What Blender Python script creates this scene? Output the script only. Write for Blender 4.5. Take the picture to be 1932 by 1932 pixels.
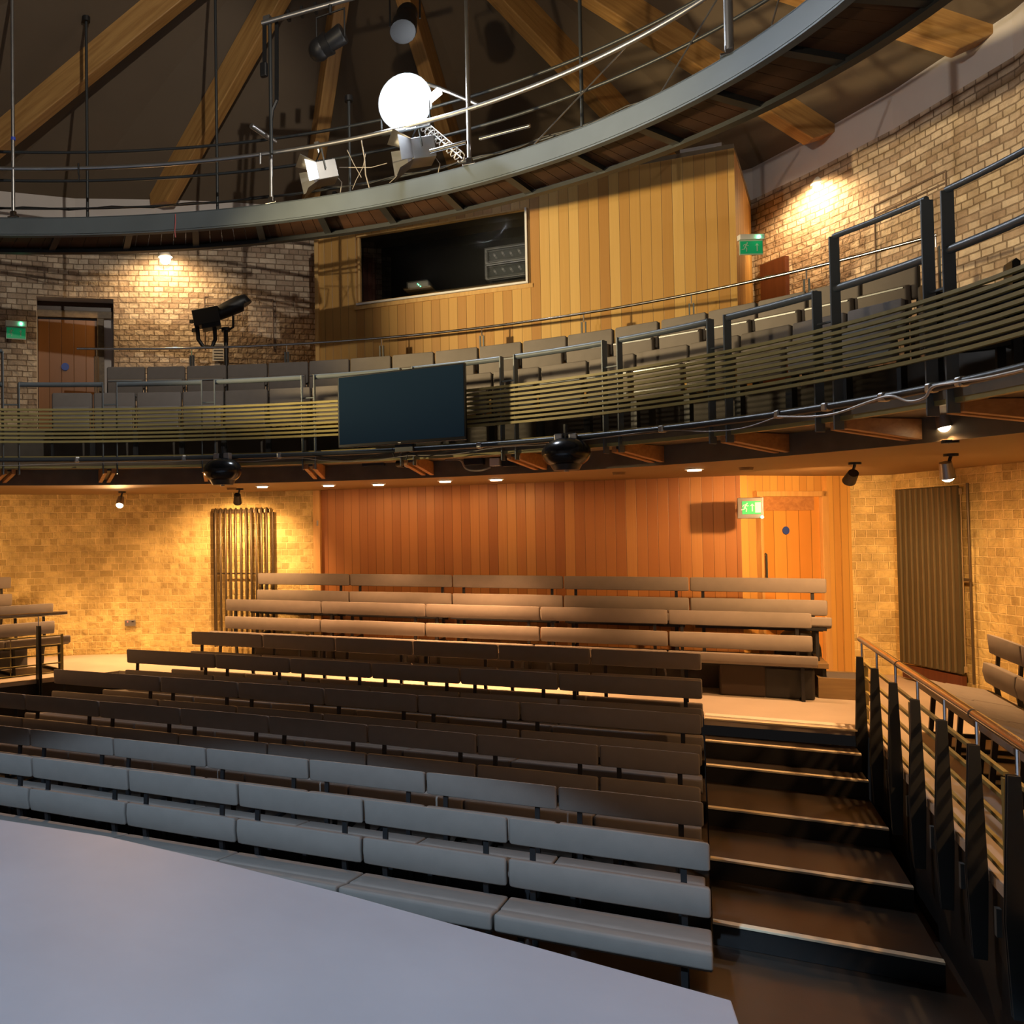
import bpy, bmesh, math, random
from mathutils import Vector, Matrix
random.seed(7)
for o in list(bpy.data.objects): bpy.data.objects.remove(o)
S = bpy.context.scene
COL = S.collection
PI = math.pi
# ------------------------------------------------------------------ camera (real lens, level-ish, cropped to the right = lens shift)
F = 1680.; XP = 483.; YP = 966.; ROLL = 0.0120; PIT = math.atan(40.4/F); YAW = math.atan((1307-XP)/F); H = 1.66
cam = bpy.data.cameras.new('camera'); co = bpy.data.objects.new('camera', cam); COL.objects.link(co)
cam.sensor_fit = 'HORIZONTAL'; cam.sensor_width = 36; cam.lens = 36*F/1932; cam.shift_x = (966-XP)/1932
cam.clip_start = 0.05; cam.clip_end = 100
co.matrix_world = (Matrix.Translation((0, 0, H)) @ Matrix.Rotation(YAW, 4, 'Z') @ Matrix.Rotation(PI/2+PIT, 4, 'X') @ Matrix.Rotation(-ROLL, 4, 'Z'))
S.camera = co
S.view_settings.view_transform = 'Standard'; S.view_settings.look = 'None'
S.view_settings.gamma = 1; S.view_settings.use_curve_mapping = False
S.view_settings.exposure = 0.0
w = bpy.data.worlds.new('world'); S.world = w; w.use_nodes = True
w.node_tree.nodes['Background'].inputs[0].default_value = (0.55, 0.5, 0.5, 1)
w.node_tree.nodes['Background'].inputs[1].default_value = 0.011
# ------------------------------------------------------------------ pixel <-> room conversions (depths are measured in the room)
cp, sp, cy_, sy_, cr, sr = math.cos(PIT), math.sin(PIT), math.cos(YAW), math.sin(YAW), math.cos(ROLL), math.sin(ROLL)
def ray(px, py):
    x = px-XP; y = -(py-YP)
    X, Z = (cr*x+sr*y)/F, (-sr*x+cr*y)/F
    a, b = cp-Z*sp, sp+Z*cp
    return Vector((cy_*X-sy_*a, sy_*X+cy_*a, b))
def atz(px, py, z):
    d = ray(px, py); t = (z-H)/d.z; return Vector((d.x*t, d.y*t, z))
def atY(px, py, Y):
    d = ray(px, py); t = Y/d.y; return Vector((d.x*t, Y, H+d.z*t))
def onp(px, py, A, B):
    d = ray(px, py); n = (B[1]-A[1], A[0]-B[0])
    t = (n[0]*A[0]+n[1]*A[1])/(n[0]*d.x+n[1]*d.y); return Vector((d.x*t, d.y*t, H+d.z*t))
def proj(p):
    x, y, z = p[0], p[1], p[2]-H
    X = cy_*x+sy_*y; Y = -sy_*x+cy_*y
    Yc = Y*cp+z*sp; Z = -Y*sp+z*cp
    X /= Yc; Z /= Yc
    return XP+F*(cr*X-sr*Z), YP-F*(sr*X+cr*Z)
# ------------------------------------------------------------------ lights
def lamp(name, kind, loc, energy, col, target=None, size=0.05, cone=None, blend=0.5):
    L = bpy.data.lights.new(name, kind); L.energy = energy; L.color = col
    if kind in ('POINT', 'SPOT'): L.shadow_soft_size = size
    if kind == 'SPOT': L.spot_size = math.radians(cone or 90); L.spot_blend = blend
    o = bpy.data.objects.new(name, L); COL.objects.link(o); o.location = loc
    if target is not None:
        o.rotation_euler = (Vector(target)-Vector(loc)).to_track_quat('-Z', 'Y').to_euler()
    return o
WARM = (1.0, 0.60, 0.27); COOL = (0.72, 0.84, 1.0)
FLOOD = Vector((-2.62, 9.02, 6.17))
LT = {}
LT['stage'] = lamp('stage_flood_light', 'SPOT', (-1.6, -2.5, 6.2), 2900, (0.60, 0.84, 1.08), (-2.25, 0.0, 0.0), 0.08, 67.4, 0.08)
LT['left'] = lamp('left_flood_light', 'SPOT', (-0.5, 3.2, 7.6), 760, (1.0, 0.90, 0.76), (-7.6, 9.8, 5.2), 0.05, 56, 0.4)
LT['right2'] = lamp('right_high_fill', 'SPOT', (-6.0, -2.0, 6.2), 1350, (1.0, 0.90, 0.80), (2.9, 10.2, 7.2), 0.08, 32, 0.8)  # unseen fill added to brighten the right plaster, fascia and ceiling
LT['right'] = lamp('right_flood_light', 'SPOT', (-4.0, -2.5, 2.4), 1100, (1.0, 0.80, 0.52), (0.6, 10.8, 7.5), 0.12, 41, 0.5)  # added warm fill from out of view for the right roof and beams
LT['timber'] = lamp('timber_fill', 'SPOT', (-7.2, 4.4, 3.5), 3300, (1.0, 0.77, 0.42), (0.2, 11.1, 4.9), 0.12, 42, 0.75)  # added lamp, kept out of view, that brightens the upper timber wall
LT['work'] = lamp('work_flood_light', 'SPOT', FLOOD+Vector((0.02, -0.12, -0.02)), 300, (0.80, 0.88, 1.0), (-1.2, 2.5, 1.0), 0.08, 150, 0.3)
# ------------------------------------------------------------------ materials
MATS = {}
def newmat(name):
    m = bpy.data.materials.new(name); m.use_nodes = True; nt = m.node_tree
    return m, nt, nt.nodes['Principled BSDF']
def mat(name, col, rough=0.6, metal=0.0, bump=0.0, bscale=200, var=0.0, vscale=6, emit=None, es=0, coat=0, spec=None):
    if name in MATS: return MATS[name]
    m, nt, b = newmat(name); N, Lk = nt.nodes, nt.links
    b.inputs['Roughness'].default_value = rough; b.inputs['Metallic'].default_value = metal
    if spec is not None: b.inputs['Specular IOR Level'].default_value = spec
    if coat: b.inputs['Coat Weight'].default_value = coat
    tc = N.new('ShaderNodeTexCoord'); n1 = N.new('ShaderNodeTexNoise'); n1.inputs['Scale'].default_value = vscale; n1.inputs['Detail'].default_value = 5
    Lk.new(tc.outputs['Object'], n1.inputs['Vector'])
    r = N.new('ShaderNodeValToRGB'); r.color_ramp.elements[0].position = 0.3; r.color_ramp.elements[1].position = 0.7
    r.color_ramp.elements[0].color = (*[c*(1-var) for c in col], 1); r.color_ramp.elements[1].color = (*[min(1, c*(1+var)) for c in col], 1)
    Lk.new(n1.outputs['Fac'], r.inputs['Fac']); Lk.new(r.outputs['Color'], b.inputs['Base Color'])
    if bump:
        n2 = N.new('ShaderNodeTexNoise'); n2.inputs['Scale'].default_value = bscale; n2.inputs['Detail'].default_value = 3
        Lk.new(tc.outputs['Object'], n2.inputs['Vector'])
        bp = N.new('ShaderNodeBump'); bp.inputs['Strength'].default_value = bump; bp.inputs['Distance'].default_value = 0.002
        Lk.new(n2.outputs['Fac'], bp.inputs['Height']); Lk.new(bp.outputs['Normal'], b.inputs['Normal'])
    if emit:
        b.inputs['Emission Color'].default_value = (*emit, 1); b.inputs['Emission Strength'].default_value = es
    MATS[name] = m; return m
def mat_brick(name, c1, c2, mo, bw=0.125, rh=0.086):
    m, nt, b = newmat(name); N, Lk = nt.nodes, nt.links
    uv = N.new('ShaderNodeTexCoord')
    # slight wobble so the hand-laid courses are not ruler straight
    wn = N.new('ShaderNodeTexNoise'); wn.inputs['Scale'].default_value = 9; Lk.new(uv.outputs['UV'], wn.inputs['Vector'])
    wv = N.new('ShaderNodeVectorMath'); wv.operation = 'SCALE'; wv.inputs['Scale'].default_value = 0.012
    ws = N.new('ShaderNodeVectorMath'); ws.operation = 'SUBTRACT'; ws.inputs[1].default_value = (0.5, 0.5, 0.5)
    Lk.new(wn.outputs['Color'], ws.inputs[0]); Lk.new(ws.outputs[0], wv.inputs[0])
    wa = N.new('ShaderNodeVectorMath'); wa.operation = 'ADD'; Lk.new(uv.outputs['UV'], wa.inputs[0]); Lk.new(wv.outputs[0], wa.inputs[1])
    br = N.new('ShaderNodeTexBrick'); Lk.new(wa.outputs[0], br.inputs['Vector'])
    br.inputs['Scale'].default_value = 1; br.inputs['Brick Width'].default_value = bw; br.inputs['Row Height'].default_value = rh
    br.inputs['Mortar Size'].default_value = 0.0075; br.inputs['Mortar Smooth'].default_value = 0.35; br.inputs['Bias'].default_value = -0.15
    br.squash = 1.8; br.squash_frequency = 4; br.offset = 0.5
    br.inputs['Color1'].default_value = (*c1, 1); br.inputs['Color2'].default_value = (*c2, 1); br.inputs['Mortar'].default_value = (*mo, 1)
    nz = N.new('ShaderNodeTexNoise'); nz.inputs['Scale'].default_value = 3.0; nz.inputs['Detail'].default_value = 8; nz.inputs['Roughness'].default_value = 0.7
    Lk.new(uv.outputs['UV'], nz.inputs['Vector'])
    cr_ = N.new('ShaderNodeValToRGB'); cr_.color_ramp.elements[0].position = 0.3; cr_.color_ramp.elements[1].position = 0.7
    cr_.color_ramp.elements[0].color = (0.60, 0.55, 0.50, 1); cr_.color_ramp.elements[1].color = (1.18, 1.16, 1.12, 1)
    Lk.new(nz.outputs['Fac'], cr_.inputs['Fac'])
    mx = N.new('ShaderNodeMix'); mx.data_type = 'RGBA'; mx.blend_type = 'MULTIPLY'; mx.inputs['Factor'].default_value = 1
    Lk.new(br.outputs['Color'], mx.inputs[6]); Lk.new(cr_.outputs['Color'], mx.inputs[7]); Lk.new(mx.outputs[2], b.inputs['Base Color'])
    n3 = N.new('ShaderNodeTexNoise'); n3.inputs['Scale'].default_value = 14; n3.inputs['Detail'].default_value = 5; Lk.new(uv.outputs['UV'], n3.inputs['Vector'])
    inv = N.new('ShaderNodeMath'); inv.operation = 'MULTIPLY_ADD'; inv.inputs[1].default_value = -1.0; Lk.new(br.outputs['Fac'], inv.inputs[0]); Lk.new(n3.outputs['Fac'], inv.inputs[2])
    bp = N.new('ShaderNodeBump'); bp.inputs['Strength'].default_value = 1.0; bp.inputs['Distance'].default_value = 0.03
    Lk.new(inv.outputs[0], bp.inputs['Height']); Lk.new(bp.outputs['Normal'], b.inputs['Normal'])
    b.inputs['Roughness'].default_value = 0.85
    return m
def mat_boards(name, ramp, pitch=0.112, rough=0.42, seed=0.0):
    # vertical tongue-and-groove boards, one tone per board; UV u = metres along the wall
    m, nt, b = newmat(name); N, Lk = nt.nodes, nt.links
    uv = N.new('ShaderNodeTexCoord'); sx = N.new('ShaderNodeSeparateXYZ'); Lk.new(uv.outputs['UV'], sx.inputs[0])
    dv = N.new('ShaderNodeMath'); dv.operation = 'DIVIDE'; dv.inputs[1].default_value = pitch; Lk.new(sx.outputs['X'], dv.inputs[0])
    fl = N.new('ShaderNodeMath'); fl.operation = 'FLOOR'; Lk.new(dv.outputs[0], fl.inputs[0])
    fr = N.new('ShaderNodeMath'); fr.operation = 'FRACT'; Lk.new(dv.outputs[0], fr.inputs[0])
    ad = N.new('ShaderNodeMath'); ad.operation = 'ADD'; ad.inputs[1].default_value = 31.7+seed; Lk.new(fl.outputs[0], ad.inputs[0])
    wn = N.new('ShaderNodeTexWhiteNoise'); wn.noise_dimensions = '1D'; Lk.new(ad.outputs[0], wn.inputs['W'])
    gr = N.new('ShaderNodeCombineXYZ'); gx = N.new('ShaderNodeMath'); gx.operation = 'MULTIPLY'; gx.inputs[1].default_value = 60; Lk.new(sx.outputs['X'], gx.inputs[0])
    gy = N.new('ShaderNodeMath'); gy.operation = 'MULTIPLY'; gy.inputs[1].default_value = 1.3; Lk.new(sx.outputs['Y'], gy.inputs[0])
    Lk.new(gx.outputs[0], gr.inputs[0]); Lk.new(gy.outputs[0], gr.inputs[1]); Lk.new(wn.outputs['Value'], gr.inputs[2])
    nz = N.new('ShaderNodeTexNoise'); nz.inputs['Scale'].default_value = 1; nz.inputs['Detail'].default_value = 4; Lk.new(gr.outputs[0], nz.inputs['Vector'])
    mxv = N.new('ShaderNodeMath'); mxv.operation = 'MULTIPLY_ADD'; mxv.inputs[1].default_value = 0.22; Lk.new(nz.outputs['Fac'], mxv.inputs[0])
    sc = N.new('ShaderNodeMath'); sc.operation = 'MULTIPLY'; sc.inputs[1].default_value = 0.78; Lk.new(wn.outputs['Value'], sc.inputs[0]); Lk.new(sc.outputs[0], mxv.inputs[2])
    r = N.new('ShaderNodeValToRGB'); e = r.color_ramp.elements
    e[0].position = 0; e[0].color = (*ramp[0], 1); e[1].position = 1; e[1].color = (*ramp[-1], 1)
    for i, c in enumerate(ramp[1:-1]): q = e.new((i+1)/(len(ramp)-1)); q.color = (*c, 1)
    Lk.new(mxv.outputs[0], r.inputs['Fac'])
    pg = N.new('ShaderNodeMath'); pg.operation = 'PINGPONG'; pg.inputs[1].default_value = 0.5; Lk.new(fr.outputs[0], pg.inputs[0])
    gv = N.new('ShaderNodeMapRange'); gv.inputs['From Max'].default_value = 0.035; gv.inputs['To Min'].default_value = 0.25; Lk.new(pg.outputs[0], gv.inputs['Value'])
    mx = N.new('ShaderNodeMix'); mx.data_type = 'RGBA'; mx.blend_type = 'MULTIPLY'; mx.inputs['Factor'].default_value = 1
    Lk.new(r.outputs['Color'], mx.inputs[6]); Lk.new(gv.outputs[0], mx.inputs[7]); Lk.new(mx.outputs[2], b.inputs['Base Color'])
    bp = N.new('ShaderNodeBump'); bp.inputs['Strength'].default_value = 0.6; bp.inputs['Distance'].default_value = 0.004
    Lk.new(gv.outputs[0], bp.inputs['Height']); Lk.new(bp.outputs['Normal'], b.inputs['Normal'])
    b.inputs['Roughness'].default_value = rough
    return m
def mat_wood(name, c1, c2, axis=0, rough=0.5, sc=1.0):
    m, nt, b = newmat(name); N, Lk = nt.nodes, nt.links
    tc = N.new('ShaderNodeTexCoord'); mp = N.new('ShaderNodeMapping'); s = [26*sc, 26*sc, 26*sc]; s[axis] = 1.6*sc
    mp.inputs['Scale'].default_value = s; Lk.new(tc.outputs['Object'], mp.inputs['Vector'])
    nz = N.new('ShaderNodeTexNoise'); nz.inputs['Scale'].default_value = 1; nz.inputs['Detail'].default_value = 6; nz.inputs['Distortion'].default_value = 0.6
    Lk.new(mp.outputs[0], nz.inputs['Vector'])
    r = N.new('ShaderNodeValToRGB'); r.color_ramp.elements[0].position = 0.32; r.color_ramp.elements[1].position = 0.68
    r.color_ramp.elements[0].color = (*c1, 1); r.color_ramp.elements[1].color = (*c2, 1)
    Lk.new(nz.outputs['Fac'], r.inputs['Fac']); Lk.new(r.outputs['Color'], b.inputs['Base Color'])
    b.inputs['Roughness'].default_value = rough; return m
M = {}
M['fabric'] = mat('fabric', (0.205, 0.180, 0.163), 0.88, bump=0.35, bscale=420, var=0.05, vscale=9)
M['fabric_dark'] = mat('fabric_dark', (0.10, 0.09, 0.088), 0.9, bump=0.3, bscale=420, var=0.05)
M['black'] = mat('black_paint', (0.012, 0.012, 0.013), 0.45)
M['frame'] = mat('frame_steel', (0.018, 0.018, 0.02), 0.4, 0.3)
M['pit'] = mat('pit_black', (0.012, 0.0115, 0.012), 0.55, bump=0.1, bscale=60, var=0.25)
M['lino'] = mat('tread_vinyl', (0.032, 0.025, 0.020), 0.34, bump=0.08, bscale=90, var=0.18, vscale=3)
M['carpet'] = mat('floor_vinyl', (0.50, 0.43, 0.36), 0.6, bump=0.1, bscale=200, var=0.05, vscale=3)
M['stage'] = mat('stage_paint', (0.31, 0.285, 0.31), 0.62, bump=0.06, bscale=30, var=0.07, vscale=1.6)
M['nosing'] = mat('nosing_metal', (0.86, 0.76, 0.56), 0.45, 0.1)
M['steel'] = mat('stainless', (0.72, 0.70, 0.67), 0.18, 1.0)
M['greysteel'] = mat('grey_painted_steel', (0.125, 0.145, 0.155), 0.42, 0.15, var=0.06, vscale=4)
M['fascia'] = mat('fascia_paint', (0.12, 0.145, 0.158), 0.45, 0.1, var=0.08, vscale=2.5)
M['greysteel2'] = mat('seat_trim_metal', (0.30, 0.32, 0.33), 0.35, 0.7)
M['darksteel'] = mat('dark_steel', (0.05, 0.055, 0.058), 0.4, 0.4)
M['galv'] = mat('galvanised_tube', (0.42, 0.42, 0.42), 0.35, 0.9, var=0.1)
M['slat'] = mat('slat_lacquer', (0.33, 0.27, 0.095), 0.45, var=0.12, vscale=2)
M['plaster'] = mat('plaster', (0.66, 0.61, 0.58), 0.8, var=0.04, vscale=2)
M['ceiling'] = mat('roof_lining', (0.125, 0.09, 0.058), 0.85, var=0.06, vscale=1.5)
M['soffit'] = mat('soffit_paint', (0.25, 0.155, 0.06), 0.7, var=0.03, vscale=2)
M['deckdark'] = mat('deck_dark', (0.15, 0.11, 0.065), 0.6, var=0.15)
M['balfloor'] = mat('balcony_floor', (0.09, 0.075, 0.06), 0.6, var=0.15)
M['brick'] = mat_brick('brick', (0.66, 0.55, 0.43), (0.34, 0.24, 0.17), (0.27, 0.20, 0.14), 0.14, 0.077)
M['brick_low'] = mat_brick('brick_buff', (0.78, 0.63, 0.27), (0.50, 0.38, 0.15), (0.90, 0.75, 0.36), 0.105, 0.090)
M['niche_shade'] = mat('painted_niche_shade', (0.16, 0.11, 0.08), 0.9, var=0.2)  # darkness of the recess edges put into the colour
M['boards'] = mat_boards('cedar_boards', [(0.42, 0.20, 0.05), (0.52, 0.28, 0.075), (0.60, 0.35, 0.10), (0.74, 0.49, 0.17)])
M['boards_low'] = mat_boards('cedar_boards_warm_lit', [(0.30, 0.11, 0.035), (0.38, 0.16, 0.05), (0.43, 0.19, 0.06), (0.56, 0.30, 0.10)], seed=5)  # same cladding, the warm light's redder tone put into its colour
M['boards_door'] = mat_boards('pine_boards', [(0.56, 0.29, 0.075), (0.66, 0.38, 0.10), (0.74, 0.46, 0.13)], 0.10, seed=9)
M['pine'] = mat_wood('pine_trim', (0.56, 0.32, 0.10), (0.66, 0.41, 0.15), 2)
M['door_up'] = mat_boards('dark_oak_door', [(0.19, 0.075, 0.018), (0.22, 0.09, 0.02), (0.25, 0.11, 0.026)], 0.17, 0.4, seed=4)
M['door'] = mat_boards('oak_door', [(0.58, 0.25, 0.05), (0.64, 0.29, 0.06), (0.74, 0.38, 0.09)], 0.17, 0.4, seed=3)
M['beam'] = mat_wood('glulam', (0.34, 0.17, 0.05), (0.50, 0.28, 0.09), 0)
M['bracket'] = mat_wood('bracket_timber', (0.36, 0.16, 0.055), (0.50, 0.25, 0.09), 0)
M['woodbox'] = mat_wood('step_plywood', (0.13, 0.08, 0.034), (0.20, 0.13, 0.055), 0)
M['screen'] = mat('screen_glass', (0.006, 0.012, 0.020), 0.10, emit=(0.010, 0.022, 0.036), es=0.3, spec=0.05)
M['blackplastic'] = mat('black_plastic', (0.010, 0.010, 0.011), 0.22)
M['white'] = mat('white_plastic', (0.7, 0.69, 0.66), 0.5)
M['frameW'] = mat('white_frame', (0.8, 0.8, 0.8), 0.5)
M['green'] = mat('sign_green', (0.0, 0.30, 0.11), 0.5, emit=(0.01, 0.35, 0.13), es=0.25)
M['greenlit'] = mat('sign_green_lit', (0.02, 0.40, 0.12), 0.5, emit=(0.06, 0.42, 0.12), es=0.6)
M['signw'] = mat('sign_white', (0.6, 0.62, 0.55), 0.5, emit=(0.7, 0.75, 0.6), es=0.4)
M['signdim'] = mat('sign_dim', (0.42, 0.60, 0.46), 0.5)
M['led'] = mat('green_led', (0.1, 0.9, 0.4), 0.5, emit=(0.15, 1, 0.5), es=14)
M['blue'] = mat('blue_disc', (0.03, 0.07, 0.35), 0.5)
M['bulb'] = mat('lamp_glow', (1, 0.9, 0.7), 0.5, emit=(1.0, 0.80, 0.50), es=26)
M['bulb2'] = mat('downlight_glow', (1, 0.9, 0.7), 0.5, emit=(1.0, 0.78, 0.48), es=9)
M['flood'] = mat('flood_glow', (1, 1, 1), 0.5, emit=(0.86, 0.92, 1.0), es=60)
M['tube'] = mat('tube_glow', (1, 1, 1), 0.5, emit=(1.0, 0.97, 0.90), es=12)
M['cableW'] = mat('white_cable', (0.34, 0.30, 0.25), 0.5)
M['cableR'] = mat('pale_cable', (0.6, 0.52, 0.42), 0.4)
M['radfin'] = mat('radiator_bronze', (0.075, 0.066, 0.040), 0.35, 0.3, var=0.05)
M['radchrome'] = mat('radiator_tube', (0.10, 0.075, 0.045), 0.35, 0.5)
M['redtape'] = mat('red_ribbon', (0.55, 0.12, 0.12), 0.6)
M['bluetape'] = mat('blue_tape', (0.05, 0.10, 0.65), 0.5)
M['redwood'] = mat_wood('dark_red_timber', (0.075, 0.018, 0.008), (0.11, 0.03, 0.012), 2)
m, nt, b = newmat('window_glass'); b.inputs['Base Color'].default_value = (0.9, 0.95, 0.95, 1); b.inputs['Roughness'].default_value = 0.02
b.inputs['Transmission Weight'].default_value = 1.0; b.inputs['IOR'].default_value = 1.25; b.inputs['Alpha'].default_value = 0.35; M['glass'] = m
# ------------------------------------------------------------------ mesh builder
class MB:
    def __init__(s): s.v = []; s.f = []; s.uv = {}
    def add(s, vs, fs):
        b = len(s.v); s.v += [tuple(v) for v in vs]; s.f += [tuple(i+b for i in f) for f in fs]; return s
    def box(s, c, d, rot=None):
        x, y, z = d[0]/2, d[1]/2, d[2]/2
        P = [Vector((a, b_, e)) for a in (-x, x) for b_ in (-y, y) for e in (-z, z)]
        if rot is not None: P = [rot @ p for p in P]
        c = Vector(c)
        return s.add([p+c for p in P], [(0, 1, 3, 2), (4, 6, 7, 5), (0, 4, 5, 1), (2, 3, 7, 6), (0, 2, 6, 4), (1, 5, 7, 3)])
    def bar(s, a, b_, w_, h_, up=(0, 0, 1)):
        a, b_ = Vector(a), Vector(b_); d = (b_-a); L = d.length; d.normalize()
        u = Vector(up); side = d.cross(u)
        if side.length < 1e-4: u = Vector((1, 0, 0)); side = d.cross(u)
        side.normalize(); u = side.cross(d)
        R = Matrix((side, d, u)).transposed()
        return s.box((a+b_)/2, (w_, L, h_), R)
    def tube(s, pts, r, n=8, closed=False):
        pts = [Vector(p) for p in pts]; rings = []; prev = None
        for i, p in enumerate(pts):
            t = (pts[min(i+1, len(pts)-1)]-pts[max(i-1, 0)]).normalized()
            if prev is None:
                u = Vector((0, 0, 1)) if abs(t.z) < 0.9 else Vector((1, 0, 0))
            else: u = prev
            sd = t.cross(u).normalized(); u = sd.cross(t).normalized(); prev = u
            rr = r[i] if isinstance(r, (list, tuple)) else r
            rings.append([p+rr*(math.cos(2*PI*k/n)*sd+math.sin(2*PI*k/n)*u) for k in range(n)])
        V = [q for R_ in rings for q in R_]; Fc = []
        for i in range(len(pts)-1):
            for k in range(n): Fc.append((i*n+k, i*n+(k+1) % n, (i+1)*n+(k+1) % n, (i+1)*n+k))
        Fc.append(tuple(range(n))[::-1]); Fc.append(tuple((len(pts)-1)*n+k for k in range(n)))
        return s.add(V, Fc)
    def cyl(s, c, r, h, n=20, rot=None, r2=None):
        c = Vector(c); r2 = r if r2 is None else r2; V = []
        for z, q in ((-h/2, r), (h/2, r2)):
            for k in range(n):
                p = Vector((q*math.cos(2*PI*k/n), q*math.sin(2*PI*k/n), z)); V.append((rot @ p if rot is not None else p)+c)
        return s.add(V, [(k, (k+1) % n, n+(k+1) % n, n+k) for k in range(n)]+[tuple(range(n))[::-1], tuple(range(n, 2*n))])
    def sphere(s, c, r, n=16, m_=10, sc=(1, 1, 1), rot=None):
        c = Vector(c); V = []; Fc = []
        for i in range(m_+1):
            a = PI*i/m_
            for k in range(n):
                p = Vector((r*sc[0]*math.sin(a)*math.cos(2*PI*k/n), r*sc[1]*math.sin(a)*math.sin(2*PI*k/n), r*sc[2]*math.cos(a)))
                V.append((rot @ p if rot is not None else p)+c)
        for i in range(m_):
            for k in range(n): Fc.append((i*n+k, (i+1)*n+k, (i+1)*n+(k+1) % n, i*n+(k+1) % n))
        return s.add(V, Fc)
    def prism(s, prof, p0, p1, ax, ay):
        # profile (a,b) in the axes ax, ay swept from p0 to p1
        p0, p1, ax, ay = map(Vector, (p0, p1, ax, ay)); n = len(prof)
        V = [p0+a*ax+b_*ay for a, b_ in prof]+[p1+a*ax+b_*ay for a, b_ in prof]
        return s.add(V, [(k, (k+1) % n, n+(k+1) % n, n+k) for k in range(n)]+[tuple(range(n))[::-1], tuple(range(n, 2*n))])
    def sweep(s, sections):
        # list of closed sections with the same vertex count
        n = len(sections[0]); V = [p for q in sections for p in q]; Fc = []
        for i in range(len(sections)-1):
            for k in range(n): Fc.append((i*n+k, i*n+(k+1) % n, (i+1)*n+(k+1) % n, (i+1)*n+k))
        Fc += [tuple(range(n))[::-1], tuple((len(sections)-1)*n+k for k in range(n))]
        return s.add(V, Fc)
    def slab(s, poly, z0, z1):
        n = len(poly)
        return s.add([(p[0], p[1], z0) for p in poly]+[(p[0], p[1], z1) for p in poly],
                     [(k, (k+1) % n, n+(k+1) % n, n+k) for k in range(n)]+[tuple(range(n))[::-1], tuple(range(n, 2*n))])
    def mesh(s, name, bevel=0, smooth=False, uvf=None, seg=2, tri=False):
        me = bpy.data.meshes.new(name); me.from_pydata(s.v, [], s.f)
        bm = bmesh.new(); bm.from_mesh(me)
        if not uvf: bmesh.ops.recalc_face_normals(bm, faces=bm.faces)
        if tri: bmesh.ops.triangulate(bm, faces=[f for f in bm.faces if len(f.verts) > 4])
        if bevel:
            es = [e for e in bm.edges if len(e.link_faces) == 2 and e.calc_face_angle(0) > 0.6]
            bmesh.ops.bevel(bm, geom=es, offset=bevel, segments=seg, profile=0.5, affect='EDGES', clamp_overlap=True)
        bm.to_mesh(me); bm.free()
        if uvf:
            uvl = me.uv_layers.new(name='UVMap')
            for poly in me.polygons:
                for li in poly.loop_indices:
                    uvl.data[li].uv = uvf(me.vertices[me.loops[li].vertex_index].co, poly)
        if smooth:
            for p in me.polygons: p.use_smooth = True
            me.set_sharp_from_angle(angle=math.radians(50))
        return me
    def build(s, name, m_, parent=None, **k):
        return link(name, s.mesh(name, **k), m_, parent)
def link(name, me, m_, parent=None):
    if m_ is not None and not me.materials: me.materials.append(m_)
    o = bpy.data.objects.new(name, me); COL.objects.link(o)
    if parent is not None: o.parent = parent
    return o
def tag(o, label, cat, group=None, kind=None):
    if label: o['label'] = label
    if cat: o['category'] = cat
    if group: o['group'] = group
    if kind: o['kind'] = kind
    return o
def thing(name, label, cat, loc=(0, 0, 0), rz=0, group=None):
    o = bpy.data.objects.new(name, None); COL.objects.link(o); o.location = loc; o.rotation_euler = (0, 0, rz); o.empty_display_size = 0.1
    return tag(o, label, cat, group)
def struct(o): o['kind'] = 'structure'; return o
def localise(o, root):
    # mesh was written in room coordinates: bring it into the thing's frame
    inv = (Matrix.Translation(root.location) @ Matrix.Rotation(root.rotation_euler.z, 4, 'Z')).inverted()
    o.data.transform(inv); return o
def part(mb, name, m_, root, **k): return localise(mb.build(name, m_, root, **k), root)
def sub(mb, name, m_, par, root, **k):
    o = localise(mb.build(name, m_, None, **k), root); o.parent = par; return o
ORD = ['first', 'second', 'third', 'fourth', 'fifth', 'sixth', 'seventh', 'eighth', 'ninth', 'tenth', 'eleventh', 'twelfth', 'thirteenth',
       'fourteenth', 'fifteenth', 'sixteenth', 'seventeenth', 'eighteenth', 'nineteenth', 'twentieth']
# ------------------------------------------------------------------ plan curves
C0 = Vector((-2.6, 4.5))
def rfun(c): return lambda u: c[0]*u**3+c[1]*u*u+c[2]*u+c[3]
r_bal = rfun((-0.31, 0.62, 0.03, 4.05)); r_cat = rfun((-0.46, 0.60, -0.33, 4.44)); r_fas = rfun((-0.2, 0.55, 0.02, 4.75))
def P2(rf, th, off=0.0, z=0.0):
    t = math.radians(th); r = rf(th/60)+off
    return Vector((C0.x+r*math.sin(t), C0.y+r*math.cos(t), z))
def th_at(px, rf, off, z, lo=-75, hi=88):
    for _ in range(40):
        m_ = (lo+hi)/2
        if proj(P2(rf, m_, off, z))[0] < px: lo = m_
        else: hi = m_
    return (lo+hi)/2
def arc(rf, a, b_, off, z, step=2.0):
    n = max(1, int(abs(b_-a)/step)); return [P2(rf, a+(b_-a)*i/n, off, z) for i in range(n+1)]
def ribbon(rf, a, b_, o0, o1, z0, z1, step=2.5):
    n = max(1, int(abs(b_-a)/step)); sec = []
    for i in range(n+1):
        th = a+(b_-a)*i/n
        sec.append([P2(rf, th, o0, z0), P2(rf, th, o1, z0), P2(rf, th, o1, z1), P2(rf, th, o0, z1)])
    return sec
TH0, TH1 = -84, 92
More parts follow.
